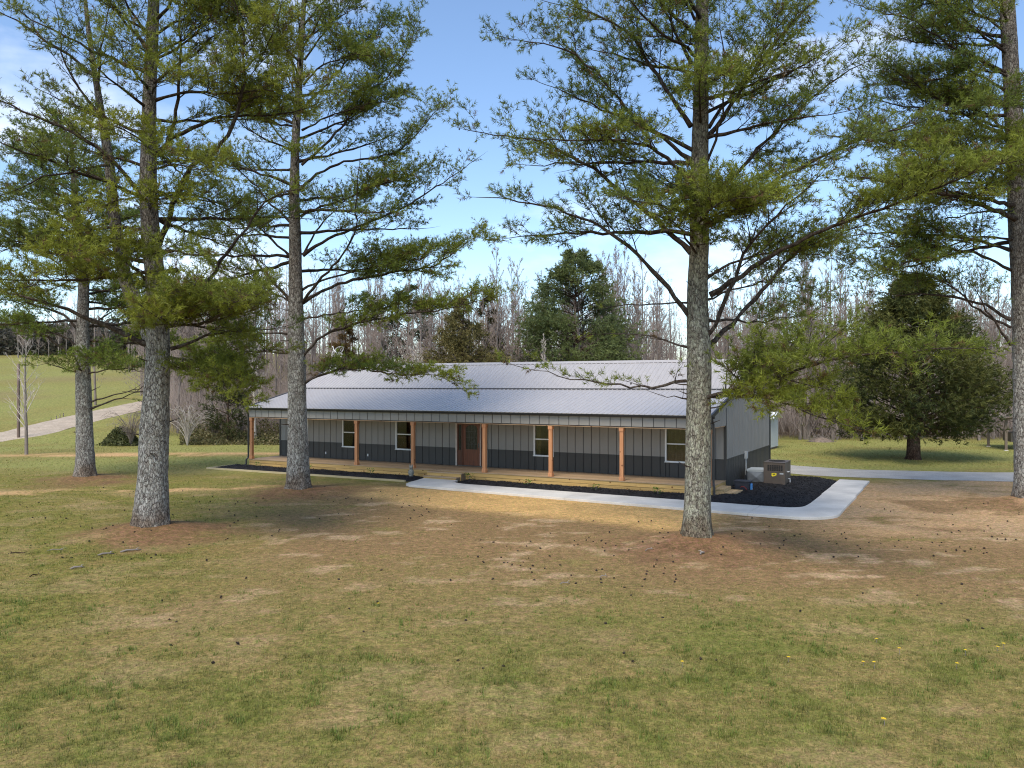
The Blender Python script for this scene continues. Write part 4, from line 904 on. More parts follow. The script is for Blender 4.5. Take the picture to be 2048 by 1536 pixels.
L([(335, 728), (380, 745), (430, 760), (480, 800)], -2.6, .05, 1.5, .2)
L([(338, 715), (390, 725), (440, 740), (500, 760)], -1.6, .05, 1.4, .2)
L([(330, 650), (390, 650), (430, 640), (462, 605), (500, 590)], -5.0, .06, 1.35, .2)
L([(325, 600), (350, 600), (400, 610), (450, 620)], -3.5, .05, 1.2, .25)
L([(330, 640), (340, 650), (330, 640), (300, 625)], -4.0, .05, 1.2, .4)
L([(310, 310), (354, 270), (437, 230), (510, 233), (598, 222), (650, 200)], .5, .08, .9, .4)
L([(312, 200), (380, 180), (450, 190), (540, 180), (620, 170)], -2.0, .06, 1.1, .3)
L([(305, 120), (350, 100), (400, 60), (430, 20), (450, -30)], -1.4, .06, 1.2, .3)
L([(310, 70), (370, 30), (450, 0), (540, -20)], -.5, .05, 1.1)
L([(292, 95), (250, 40), (215, 0), (180, -50)], -.5, .06, .6)
L([(190, 150), (109, 91), (36, 44), (0, 22), (-50, 0)], .6, .06, .55, .3)
L([(204, 237), (160, 180), (120, 110), (115, 40), (110, -20)], -.6, .05, .6)
L([(195, 180), (200, 90), (215, 20), (230, -50)], -.5, .05, .6)
L([(219, 330), (160, 340), (90, 350), (20, 390), (-40, 400)], -1.0, .05, .8)
L([(300, 400), (340, 380), (400, 390), (450, 420), (500, 440)], 1.2, .05, .7)
L([(225, 420), (180, 400), (120, 410), (60, 430)], 1.0, .045, .8)
L([(300, 300), (285, 280), (250, 260), (210, 260)], -3.2, .045, .9, .25); L([(300, 340), (330, 330), (380, 330), (430, 350)], -3.4, .045, .8, .25)
L([(297, 400), (270, 390), (230, 400), (190, 420)], -3.0, .045, .9, .25); L([(300, 190), (310, 170), (330, 150)], -3.2, .04, .8, .25); L([(300, 420), (310, 400), (330, 395), (360, 400)], -2.8, .04, .8, .25)
L([(303, 110), (270, 90), (230, 80)], -2.8, .04, .8, .25)
p.fill(32, 7.5, 19.5, 4.6, 1.5, .72)
tot += p.build()

# --- second pine, close to the house
p = Pine('pine_tree', 'pine in front of the left porch end, with a long low branch across the roof', TREES['C'],
         ([(597, 990), (596, 960), (595, 880), (594, 800), (593, 700), (592, 600), (590, 480), (588, 400), (590, 300), (599, 150), (608, 0), (612, -120), (614, -170)], [60, 50, 41, 38, 35, 31, 26, 22, 18, 14, 10, 5, 2]), M['bark'], 15, (.95, 1, .95))
p.df = .9; L = p.tr_limb
L([(611, 765), (637, 752), (673, 738), (731, 736), (784, 749), (836, 749), (888, 752), (920, 775)], -2.0, .06, 1.15, .12, .9)
L([(611, 765), (650, 745), (720, 738), (790, 745)], -2.2, .04, 1.0, .2, .7)
L([(601, 726), (618, 694), (637, 674), (660, 665), (720, 645), (800, 630), (880, 620), (950, 605), (1000, 592)], -1.6, .075, 1.15, .22, 1.0)
L([(601, 640), (640, 632), (720, 622), (800, 612), (870, 610)], -.4, .05, 1.1, .3, .9)
L([(605, 606), (614, 590), (650, 547), (686, 512), (705, 476), (712, 446), (712, 385), (720, 320)], -3.0, .08, .55, .45)
L([(605, 606), (640, 583), (686, 564), (760, 550), (813, 541), (868, 534), (901, 512), (950, 469), (975, 480)], .6, .085, 1.2, .3)
L([(604, 580), (660, 555), (740, 535), (830, 520), (900, 500)], -1.2, .06, 1.1, .3)
L([(605, 511), (640, 485), (683, 466), (738, 446), (797, 420), (836, 398), (868, 375), (901, 355), (950, 320)], .2, .085, .8, .4)
L([(608, 508), (621, 476), (647, 443), (680, 410), (720, 370)], 1.0, .06, .7, .35)
L([(601, 433), (627, 417), (689, 401), (738, 372), (803, 359), (868, 336)], -1.0, .07, 1.2, .3)
L([(600, 380), (640, 340), (700, 320), (776, 315), (823, 281), (862, 234), (890, 203)], .6, .07, 1.0, .4)
L([(603, 330), (650, 290), (700, 230), (760, 170), (810, 110), (835, 35)], -.6, .07, 1.2, .3)
L([(606, 220), (660, 160), (720, 90), (780, 40), (820, 60)], .8, .06, 1.2, .3)
L([(608, 120), (650, 60), (700, 0), (740, -40)], -.4, .05, 1.2)
L([(604, 260), (660, 230), (730, 210), (800, 200)], -2.0, .05, 1.2)
L([(607, 170), (640, 130), (700, 110), (770, 110)], -2.0, .05, 1.2)
L([(582, 606), (545, 560), (520, 534), (487, 486), (468, 459), (422, 427), (380, 414)], .2, .07, .6, .4)
L([(579, 603), (543, 583), (520, 567), (470, 545), (430, 560)], 1.2, .05, .9)
L([(582, 515), (552, 489), (526, 459), (500, 437), (474, 407), (430, 390)], -.5, .06, .8)
L([(579, 443), (533, 401), (510, 372), (478, 339), (452, 310), (420, 280)], .4, .06, .6)
L([(575, 668), (530, 662), (461, 681), (400, 684)], -.6, .05, 1.2)
L([(575, 707), (510, 703), (445, 717), (400, 730)], -.3, .05, 1.1)
L([(590, 300), (540, 250), (500, 190), (470, 130)], 0, .05, .8); L([(598, 200), (560, 120), (540, 60), (530, 0)], .3, .045, .9)
L([(590, 330), (600, 310), (620, 310)], -3.0, .04, .9, .25); L([(588, 390), (570, 380), (560, 390)], -3.0, .04, .9, .25); L([(594, 250), (590, 230), (570, 220)], -2.8, .04, .9, .25)
p.fill(34, 8.6, 22.5, 5.2, 1.6, .68)
tot += p.build(13, nw=.012)

# --- far left pine
p = Pine('pine_tree', 'smaller pine at the far left, beside the dirt road, with low drooping branches', TREES['A'],
         ([(170, 965), (170, 940), (169, 850), (166, 750), (165, 640), (168, 560), (160, 480), (150, 400), (145, 320), (140, 250), (138, 225)], [52, 40, 33, 30, 25, 22, 18, 14, 10, 5, 2]), M['bark'], 22, (.9, 1, 1))
p.df = .8; L = p.tr_limb
L([(159, 714), (125, 698), (86, 669), (52, 654), (21, 646), (-40, 630)], -.6, .09, .8, .35); L([(160, 690), (120, 670), (70, 662), (20, 650)], 1, .06, 1.1)
L([(180, 818), (220, 803), (260, 792), (292, 768)], -.4, .06, .12, .6); L([(180, 805), (225, 790), (270, 780), (300, 765)], -.8, .05, .12, .6)
L([(176, 722), (210, 705), (235, 695), (275, 683)], .5, .06, .8); L([(170, 655), (205, 635), (235, 620), (260, 590)], .6, .06, .8)
L([(158, 660), (120, 625), (70, 610), (20, 600), (-30, 600)], .3, .08, 1.1); L([(168, 750), (130, 738), (100, 725), (80, 730)], -1.6, .05, 1.4, .2)
L([(172, 748), (220, 738), (265, 738), (300, 748)], -1.2, .05, 1.4, .2); L([(168, 745), (150, 735), (190, 728), (240, 730)], -2.4, .05, 1.4, .2)
L([(162, 560), (110, 520), (60, 500), (0, 490)], 0, .06, 1.1); L([(155, 450), (100, 420), (50, 400), (-20, 400)], 0, .06, 1.2); L([(150, 390), (90, 340), (50, 300), (10, 280)], .3, .05, 1.2)
L([(148, 360), (120, 300), (90, 260)], -.5, .05, 1.2); L([(150, 400), (200, 360), (240, 330)], -.5, .05, 1.1); L([(160, 480), (220, 440), (280, 430)], .3, .05, 1.1)
p.fill(26, 6.2, 16.5, 4.6, 1.5, 1.05)
tot += p.build(13, nw=.012)

# --- far right pine, cut by the picture's edge
p = Pine('pine_tree', 'tall dark-trunked pine at the right-hand edge, rooted in a sandy mound', TREES['E'],
         ([(2064, 1022), (2062, 990), (2060, 960), (2054, 800), (2047, 600), (2037, 400), (2025, 200), (2014, 0), (2005, -180), (2000, -300), (1999, -350)], [84, 68, 60, 52, 47, 42, 35, 28, 17, 7, 2]), M['bark'], 31, (.98, 1, .9))
L = p.tr_limb
L([(2020, 500), (1990, 490), (1900, 470), (1800, 465), (1700, 470), (1640, 480)], .6, .075, .85, .3); L([(2022, 540), (1980, 515), (1900, 495), (1800, 490), (1700, 500)], -1, .07, .85, .3)
L([(2022, 640), (1980, 610), (1930, 600), (1880, 590), (1800, 590), (1730, 585)], .3, .075, .6, .3); L([(2022, 690), (1990, 650), (1965, 600), (1935, 560)], -1.2, .06, .4, .5)
L([(2022, 655), (1970, 630), (1900, 570), (1840, 545), (1780, 540)], -.5, .06, 1.1, .35); L([(2018, 290), (1985, 225), (1940, 215), (1880, 205), (1820, 200)], .5, .06, 1.0)
L([(2005, 90), (1950, 92), (1900, 88), (1820, 85), (1760, 60)], .2, .06, 1.0); L([(2016, 310), (1950, 300), (1880, 310), (1800, 290), (1730, 250)], -1, .06, 1.1, .2)
L([(2010, 180), (1960, 150), (1900, 150), (1830, 170), (1760, 150)], -1.2, .06, 1.1); L([(2006, 60), (1950, 20), (1880, 0), (1800, 20)], .6, .05, 1.1); L([(2000, 10), (1940, -30), (1860, -40), (1790, -30)], -.5, .05, 1.1)
L([(2024, 420), (1970, 420), (1890, 440), (1820, 440)], .8, .05, .8); L([(2016, 215), (2000, 205), (1990, 215)], -3, .05, 1.3, .2); L([(2020, 330), (2005, 320), (1980, 330)], -3.4, .05, 1.3, .2); L([(2018, 270), (2040, 280), (2060, 290)], -3, .05, 1.2, .2)
L([(2030, 480), (1960, 470), (1880, 500), (1800, 530), (1750, 540)], -2, .05, 1.0, .25)
p.fill(20, 8.0, 19.5, 5.0, 1.4, .85); p.fill(13, 9.5, 18.5, 7.0, 3.8, .85, az=(2.5, 3.9), rise=(0, .45))
tot += p.build(12, nw=.0105)
print('pine needles', tot)

# ------------------------------------------------------------------ other evergreens
def spray_tree(name, label, base, H, prof, n, seed, c0, c1, trunk_r, h0, cat, group, spray=.26, mat='cedarleaf', limbs=True, k=7, loose=0.):
    """prof: list of (height fraction, radius) for the crown outline"""
    g = np.random.default_rng(seed); z0 = float(hz(*base)); root = empty(name, (base[0], base[1], z0-.05)); tag(root, label, cat, group)
    hs = np.array([q[0] for q in prof])*H; rs = np.array([q[1] for q in prof])
    t = MB(); tp = [(0, 0, -.1), (.02, 0, .25), (.05, .02, h0), (.0, .05, H*.5), (.05, 0, H*.95)]; v, f = tube_geo(tp, [trunk_r*1.45, trunk_r*1.05, trunk_r*.9, trunk_r*.5, .02], 14); t.add(v, f); t.build('trunk', M['cedarbark'], root, smooth=True)
    lb = MB(); nb = max(40, n//60); C = []
    for i in range(nb):
        h = hs[0]+(hs[-1]-hs[0])*g.random()**.85; R = np.interp(h, hs, rs)*g.uniform(.72, 1.08); a = g.uniform(0, 6.283)
        hb = max(h0*.8, h-R*g.uniform(.15, .5)); P = np.array([(0, 0, hb), (R*.5*math.cos(a), R*.5*math.sin(a), (hb+h)/2+.08*R), (R*math.cos(a+.1), R*math.sin(a+.1), h)])
        if limbs: v, f = tube_geo(P, [.03+.008*R, .02, .006], 4); lb.add(v, f)
        m = int(n/nb*(.5+R/max(rs.max(), .1)))
        q = g.uniform(.30, 1.03, m)**.7; p_ = np.stack([np.interp(q, [0, .5, 1], P[:, k_]) for k_ in range(3)], 1)
        p_ += g.normal(0, 1, (m, 3))*np.array([.16, .16, .12])*(R*.55+.35)
        C.append((p_, np.full(m, g.normal(0, 1))))
    if limbs: lb.build('limbs', M['cedarbark'], root)
    P = np.vstack([c[0] for c in C]); hue = np.concatenate([c[1] for c in C]); m = len(P)
    out = P*np.array([1, 1, 0])-np.array([0, 0, 0.]); out /= np.linalg.norm(out, axis=1)[:, None]+1e-6
    d = out+g.normal(0, .6, (m, 3))+np.array([0, 0, .25]); d /= np.linalg.norm(d, axis=1)[:, None]
    N = d[:, None, :]+g.normal(0, .55, (m, k, 3)); N /= np.linalg.norm(N, axis=2, keepdims=True); N *= g.uniform(.45, 1, (m, k, 1))*spray
    st = P[:, None, :]+d[:, None, :]*g.uniform(0, .8, (m, k, 1))*spray*.8
    W = np.cross(N, g.normal(0, 1, (m, k, 3))); W /= np.linalg.norm(W, axis=2, keepdims=True)+1e-9; W *= spray*.085
    tri = np.stack([st-W, st+W, st+N], 2).reshape(-1, 3); hh = 1/(1+np.exp(-hue-g.normal(0, .6, m)))
    col = (np.array(c0)*(1-hh[:, None])+np.array(c1)*hh[:, None])*g.uniform(.75, 1.25, (m, 1))
    link('crown', np_mesh('crown', tri, np.arange(len(tri)).reshape(-1, 3), np.repeat(col, k*3, 0)), M[mat], root)
    return root
spray_tree('cedar_tree', 'big round dark green cedar standing alone on the back lawn beyond the drive', gpx(1826, 919), 10.6,
           [(.13, 3.3), (.20, 4.6), (.32, 4.9), (.48, 4.5), (.62, 3.7), (.76, 2.6), (.88, 1.5), (1, .3)], 15000, 5, (.038, .056, .018), (.150, .148, .032), .36, 1.7, 'cedar tree', None, .30, k=8)
def bpos(px, Z): return ((px-1024)/F*Z, Z)
spray_tree('pine_tree', 'full bushy dark green pine rising above the middle of the roof ridge', bpos(1150, 63), 14.6,
           [(.10, 4.6), (.25, 5.6), (.42, 5.6), (.58, 4.6), (.72, 3.9), (.85, 2.7), (.94, 1.7), (1, .5)], 11000, 6, (.115, .150, .062), (.215, .240, .075), .30, 1.5, 'pine tree', 'evergreens behind the house', .36, 'needle')
spray_tree('cedar_tree', 'olive brown cedar behind the roof, left of the bushy pine', bpos(925, 61), 10.8,
           [(.05, 3.6), (.3, 4.1), (.5, 3.6), (.68, 2.7), (.82, 1.6), (.93, .7), (1, .15)], 8000, 7, (.105, .100, .034), (.22, .175, .058), .2, .6, 'cedar tree', 'evergreens behind the house', .30)
spray_tree('cedar_tree', 'rusty brown loose cedar behind the left end of the roof', bpos(690, 60), 8.6,
           [(.1, 2.6), (.35, 2.9), (.6, 2.1), (.8, 1.2), (1, .15)], 3000, 8, (.085, .052, .018), (.17, .105, .032), .16, .6, 'cedar tree', 'evergreens behind the house', .30)
spray_tree('cedar_tree', 'tall thin brown-green cedar just left of the bushy pine', bpos(975, 66), 12.0,
           [(.2, 1.6), (.5, 1.6), (.75, 1.0), (1, .1)], 1700, 18, (.05, .045, .02), (.11, .09, .03), .14, 1, 'cedar tree', 'evergreens behind the house', .32)
spray_tree('cedar_tree', 'dark green young cedar in the brush left of the porch', bpos(455, 60), 6.0,
           [(.05, 1.8), (.4, 1.9), (.7, 1.1), (1, .1)], 1500, 19, (.04, .055, .018), (.10, .10, .03), .12, .4, 'cedar tree', 'evergreens behind the house', .28)
spray_tree('pine_tree', 'small light green pine behind the roof, right of the bushy pine', bpos(1225, 64), 8.2,
           [(.15, 2.4), (.4, 2.4), (.7, 1.6), (1, .2)], 1900, 20, (.06, .085, .025), (.13, .15, .035), .14, .8, 'pine tree', 'evergreens behind the house', .34, 'needle')
spray_tree('pine_tree', 'thin-crowned pine in the wood behind the left half of the roof', bpos(815, 74), 13.5,
           [(.35, 1.2), (.55, 2.0), (.75, 2.4), (.9, 1.6), (1, .5)], 1800, 23, (.04, .06, .025), (.09, .11, .03), .16, 5, 'pine tree', 'evergreens behind the house', .34, 'needle')

# ------------------------------------------------------------------ bare trees
def bare_tree(seed, H, r0, nb, up, spread, sub=6, subsub=2, h_lo=.28, tw=.010):
    g = np.random.default_rng(seed); n = 9; z = np.linspace(0, H, n); wob = np.cumsum(g.normal(0, .012*H, (n, 2)), 0)*.35
    TP = np.stack([wob[:, 0]-wob[0, 0], wob[:, 1]-wob[0, 1], z], 1); v, f = tube_geo(TP, np.maximum(r0*(1-z/H)**.8, .012), 7); tv, tf = v, f
    B, D, R = [], [], []
    for i in range(nb):
        t = h_lo+(1-h_lo)*(i+g.random())/nb; p0 = np.array([np.interp(t*H, z, TP[:, k]) for k in range(3)]); a = g.uniform(0, 6.283); e = up*g.uniform(.7, 1.3)
        ln = spread*(1.15-t)**.7*g.uniform(.6, 1.25); d = np.array([math.cos(a), math.sin(a), e]); d *= ln/np.linalg.norm(d)
        B.append(p0); D.append(d); R.append(max(.012, r0*.35*(1-t)+.008))
        for j in range(sub):
            q = g.uniform(.2, .95); p1 = p0+d*q; d1 = d/ln+g.normal(0, .42, 3)+np.array([0, 0, .25]); l1 = ln*(1-q*.6)*g.uniform(.3, .6); d1 *= l1/np.linalg.norm(d1); B.append(p1); D.append(d1); R.append(tw)
            for m in range(subsub):
                q2 = g.uniform(.2, .9); d2 = d1/l1+g.normal(0, .5, 3); l2 = l1*g.uniform(.3, .6); d2 *= l2/np.linalg.norm(d2); B.append(p1+d1*q2); D.append(d2); R.append(tw*.7)
    V, T = cones_mesh(np.array(B), np.array(D), np.array(R))
    return (tv, tf), (V, T)
variants = []
for i, (H_, r_, nb_, up_, sp_) in enumerate([(14.5, .14, 26, 2.2, 3.2), (13.5, .11, 24, 2.6, 2.6), (15.5, .16, 28, 2.0, 3.6), (14, .10, 22, 3.0, 2.4), (12, .12, 30, 1.3, 3.4), (14.5, .13, 22, 1.8, 3.0), (11, .08, 28, 1.6, 2.6), (15.5, .12, 20, 2.8, 2.8)]):
    (tv, tf), (V, T) = bare_tree(100+i, H_, r_*1.05, int(nb_*1.7), up_*.95, sp_*1.05, 11, 3, .25, tw=.020)
    mt = bpy.data.meshes.new('trunk'); mt.from_pydata(tv, [], tf); mt.materials.append(M['bare']); mt.update()
    mc = np_mesh('twigs', V, T); mc.materials.append(M['twig']); variants.append((mt, mc, V, T, np.array(tv), tf))
wood_n = 0
def wood_tree(x, y, i, s):
    root = empty('bare_tree', (x, y, float(hz(x, y))-.1), rnd.uniform(0, 6.28)); root.scale = (s, s, s*rnd.uniform(.92, 1.1))
    tag(root, 'bare leafless grey-brown tree in the wood behind the house', 'tree', 'bare trees of the wood behind the house')
    link('trunk', variants[i][0], None, root); link('crown', variants[i][1], None, root)
def clear_spot(x, y):
    px = 1024+F*x/y; u, v = W2H(x, y)
    return not (-3 < u < 32 and v < 18) and not (x < -22 and y < 62+ (x+22)*-.6) and abs(x-23.1)+abs(y-47) > 9
placed = 0; tries = 0
while placed < 290 and tries < 4000:
    tries += 1
    y = 63+36*rnd.random()**1.2; px = rnd.uniform(330, 2120); x = (px-1024)/F*y
    if not clear_spot(x, y) or (px < 560 and y < 66): continue
    wood_tree(x, y, rnd.randrange(8), rnd.uniform(.82, 1.0)); placed += 1
# the depth of the wood: one mass
bv, bt, off = [], [], 0
for i in range(58):
    y = rnd.uniform(-11, 11); x = rnd.uniform(-24, 24); k = rnd.randrange(8); _, _, V, T, tv, tf = variants[k]
    a = rnd.uniform(0, 6.28); R_ = np.array([[math.cos(a), -math.sin(a), 0], [math.sin(a), math.cos(a), 0], [0, 0, 1]]); s = rnd.uniform(.8, 1.0); o_ = np.array([x, y, -.3])
    keep3 = np.concatenate([rng.random(len(T)//3) < .20]*3); bv.append((V*s*np.array([1.15, 1.15, 1]))@R_.T+o_); bt.append(T[keep3]+off); off += len(V)
    q = np.array(tf); bv.append((tv*s)@R_.T+o_); bt.append(np.vstack([q[:, [0, 1, 2]], q[:, [0, 2, 3]]])+off); off += len(tv)
patch = np_mesh('wood_patch', np.vstack(bv), np.vstack(bt)); patch.materials.append(M['twig'])
dw = tag(empty('distant_wood', (0, 90, 0)), 'dense leafless wood far behind the house', 'wood', kind='stuff')
for row in range(3):
    for i in range(-2, 5):
        x, y = i*44+row*13-18, 80+row*21
        if x < -.30*y-8: continue
        link('wood_patch', patch, None, dw, (x, y-90, float(hz(x, y)))).rotation_euler = (0, 0, math.pi*((i+row) % 2)+.1*row)
# understorey thicket along the edge of the wood
n = 52000; y = rng.uniform(62, 100, n); x = (rng.uniform(330, 2150, n)-1024)/F*y; u_, v_ = W2H(x, y)
ok = ~((x < -19) & (y < 64)); x, y = x[ok], y[ok]; n = len(x); hgt = rng.uniform(.8, 6.0, n)*(.35+fbm(x, y, 5, 88, 2))
B = np.stack([x, y, hz(x, y)+rng.uniform(0, 2.2, n)], 1); D = np.stack([rng.normal(0, .35, n), rng.normal(0, .35, n), np.ones(n)], 1)*hgt[:, None]
V, T = cones_mesh(B, D, np.full(n, .018)); tag(link('thicket', np_mesh('thicket', V, T), M['twig']), 'tangle of bare brown saplings along the edge of the wood', 'thicket', kind='stuff')
# green undergrowth left of the porch and below the wood
def leaf_mass(name, label, cat, P, size, cols, seed, kind='stuff'):
    g = np.random.default_rng(seed); m = len(P); d = g.normal(0, 1, (m, 3)); d[:, 2] = np.abs(d[:, 2])*.8; d /= np.linalg.norm(d, axis=1)[:, None]; d *= g.uniform(.6, 1.2, (m, 1))*size
    w = np.cross(d, g.normal(0, 1, (m, 3))); w /= np.linalg.norm(w, axis=1)[:, None]; w *= size*.28
    V = np.stack([P-w, P+w, P+d], 1).reshape(-1, 3); t = g.random((m, 1)); c = np.array(cols[0])*(1-t)+np.array(cols[1])*t
    return tag(link(name, np_mesh(name, V, np.arange(len(V)).reshape(-1, 3), np.repeat(c*g.uniform(.7, 1.3, (m, 1)), 3, 0)), M['leaf']), label, cat, kind=kind)
n = 11000; y = rng.uniform(57.5, 70, n); px_ = rng.uniform(360, 600, n); x = (px_-1024)/F*y; hh_ = rng.random(n)**1.8*(.3+5.5*fbm(x, y, 1.8, 90, 2)**2)*sstep(57, 63, y+(fbm(x, y, 2, 91, 2)-.5)*5)
leaf_mass('undergrowth', 'low green and brown undergrowth at the wood edge left of the porch', 'undergrowth', np.stack([x, y, hz(x, y)+hh_], 1), .22, ((.10, .11, .035), (.22, .175, .085)), 3)
# bare arching shrubs on the left
def shrub(label, px, py, Z, w, h, n, mat, seed, group='leafless shrubs beside the dirt road'):
    g = np.random.default_rng(seed); x, y = (px-1024)/F*Z, Z; root = empty('bare_shrub', (x, y, float(hz(x, y))-.05)); tag(root, label, 'shrub', group); m_ = MB(); B, D, R = [], [], []
    for i in range(n):
        a = g.uniform(0, 6.28); rr = w*g.uniform(.3, 1); hh = h*g.uniform(.55, 1); P = np.array([(rr*q**1.5*math.cos(a), rr*q**1.5*math.sin(a), hh*(1-(1-q)**1.8)*(1-.25*q**4)) for q in np.linspace(0, 1, 6)]); v, f = tube_geo(P, [.03, .026, .02, .016, .011, .005], 4); m_.add(v, f)
        for j in range(16):
            k = g.uniform(.25, 1)*5; p0 = np.array([np.interp(k, range(6), P[:, c]) for c in range(3)]); d = g.normal(0, 1, 3)+np.array([math.cos(a)*.8, math.sin(a)*.8, .4]); d *= g.uniform(.25, .8)/np.linalg.norm(d); B.append(p0); D.append(d); R.append(.007)
    m_.build('stems', mat, root); V, T = cones_mesh(np.array(B), np.array(D), np.array(R)); link('twigs', np_mesh('twigs', V, T), mat, root)
shrub('pale arching leafless shrub just right of the largest pine trunk', 375, 860, 57.5, 2.4, 3.4, 26, M['pale'], 1)
shrub('tangled brown leafless shrub between the two left pine trunks', 262, 868, 57, 2.2, 3.0, 30, M['twig'], 2)
shrub('tangled brown leafless shrub behind the pale arching one', 430, 850, 61, 2.6, 3.6, 30, M['twig'], 3)
shrub('wide brown leafless shrub at the wood edge left of the porch', 480, 845, 63, 2.4, 3.2, 26, M['bare'], 4)
shrub('low brown leafless shrub above the bend of the dirt road', 305, 845, 64, 2.6, 3.0, 28, M['bare'], 5)
g_ = np.random.default_rng(4); n = 2600; a = g_.uniform(0, 6.28, n); rr = np.sqrt(g_.random(n)); zz = g_.random(n)**.8; bx_, by_ = bpos(243, 57.5)
P = np.stack([bx_+1.7*rr*np.cos(a)*(1-.4*zz), by_+1.2*rr*np.sin(a)*(1-.4*zz), float(hz(bx_, by_))+1.35*zz*np.sqrt(np.maximum(0, 1-rr**2))], 1)
leaf_mass('green_bush', 'low dark green bush at the road edge between the two left pine trunks', 'bush', P, .17, ((.055, .07, .02), (.13, .13, .05)), 5, None)
# young bare tree by the road
(tv, tf), (V, T) = bare_tree(300, 7.6, .11, 34, 1.5, 2.3, 6, 2, .18, .009)
bt_ = empty('bare_tree', (*gpx(53, 909), 0)); tag(bt_, 'slender young leafless tree standing alone in front of the dirt road at far left', 'tree')
mesh_obj('trunk', tv, tf, M['bare'], bt_, smooth=True); link('crown', np_mesh('crown', V, T), M['pale'], bt_)
for i, (px_, Z_, s_, lb_) in enumerate(((1092, 58, .55, 'pale slender leafless tree in front of the bushy pine behind the roof'), (830, 59, .58, 'pale spreading leafless tree behind the roof, left of the olive cedar'), (511, 60, .62, 'pale grey leafless tree just left of the porch'))):
    x, y = bpos(px_, Z_); r_ = empty('bare_tree', (x, y, 0), i*1.3); r_.scale = (s_*1.15, s_*1.15, s_); tag(r_, lb_, 'tree')
    k = (3, 4, 0)[i]; a_ = variants[k][0].copy(); a_.materials.clear(); a_.materials.append(M['pale']); b_ = variants[k][1].copy(); b_.materials.clear(); b_.materials.append(M['pale']); link('trunk', a_, None, r_); link('crown', b_, None, r_)

# distant tree line on top of the pasture
n = 40000; px_ = rng.uniform(-500, 420, n); y = rng.uniform(158, 185, n); x = (px_-1024)/F*y; H_ = 3.0+6.5*fbm(x, y*.3, 7, 95, 3)
P = np.stack([x, y, hz(x, y)-.5+rng.random(n)**1.2*H_], 1); leaf_mass('far_trees', 'dark line of evergreen trees along the top of the pasture', 'trees', P, 1.0, ((.05, .055, .035), (.12, .105, .08)), 9)
for i in range(46):
    y = rnd.uniform(150, 162); px = rnd.uniform(-60, 380); x = (px-1024)/F*y; r_ = empty('bare_tree', (x, y, float(hz(x, y))-.1), rnd.uniform(0, 6)); s = rnd.uniform(.5, .75); r_.scale = (s, s, s)
    tag(r_, 'bare leafless tree in the line along the top of the pasture', 'tree', 'bare trees along the top of the pasture'); k = rnd.randrange(8); link('trunk', variants[k][0], None, r_); link('crown', variants[k][1], None, r_)

# ------------------------------------------------------------------ small structures
x, y = (37-1024)/F*61, 61.0
up_ = empty('wooden_pole', (x, y, float(hz(x, y))-.2)); tag(up_, 'old brown wooden pole standing beyond the dirt road at far left', 'pole')
lathe([(.11, 0), (.105, 2.0), (.10, 4.0), (.09, 5.75), (.0, 5.78)], 12).build('shaft', M['pole'], up_, smooth=True); MB().box(-.14, .14, -.05, .05, 5.2, 5.3).build('bracket', M['oldwood'], up_)
for i, (px, py, h) in enumerate(((102, 858, .6), (113, 856, .7), (120, 855, .75), (127, 853, .7))):
    Z = 69.5+i*.8; h *= .6; x = (px-1024)/F*Z; f_ = empty('fence_post', (x, Z, float(hz(x, Z))-.1)); tag(f_, 'short weathered fence post in the grass beside the dirt road', 'fence post', 'old fence posts along the dirt road')
    lathe([(.035, 0), (.034, h*.6), (.03, h), (0, h+.02)], 8).build('post', M['oldwood'], f_); MB().box(-.012, .012, -.043, -.031, h*.6, h*.6+.05).build('staple', M['grey'], f_)

# white shed behind the house
shd = empty('garden_shed', (17.1, 53.85, 0), math.atan2(-1.06, 1.71)+0); tag(shd, 'small pale metal shed behind the right rear corner of the house', 'shed')
W_, D_, Hs = 3.2, 2.05, 2.05
for i in range(8): q = D_/8; box('wall_panel', -.04-(.012 if i % 2 else 0), 0, i*q+.004, (i+1)*q-.004, .12, Hs, M['shed'], shd)
for i in range(12): q = W_/12; box('wall_panel', -W_+i*q+.004-.05, -W_+(i+1)*q-.004-.05, -.04-(.012 if i % 2 else 0), 0, .12, Hs, M['shed'], shd)
box('rear_wall', -W_-.05, -.05, D_-.03, D_, .12, Hs, M['shed'], shd); box('side_wall', -W_-.05, -W_-.02, .01, D_-.04, .12, Hs, M['shed'], shd)
box('floor_skid', -W_-.04, -.06, .05, D_-.05, -.02, .115, M['oldwood'], shd)
rf = MB(); rf.add([(-W_-.2, -.2, Hs+.01), (.25, -.2, Hs+.01), (.25, D_/2, Hs+.42), (-W_-.2, D_/2, Hs+.42), (-W_-.2, D_+.2, Hs+.01), (.25, D_+.2, Hs+.01)], [(0, 1, 2, 3), (3, 2, 5, 4)])
rfo = rf.build('roof', M['shedroof'], shd); m_ = rfo.modifiers.new('solid', 'SOLIDIFY'); m_.thickness = .03
mesh_obj('gable', [(-.02, 0, Hs), (-.02, D_, Hs), (-.02, D_/2, Hs+.38)], [(0, 1, 2)], M['shed'], shd)

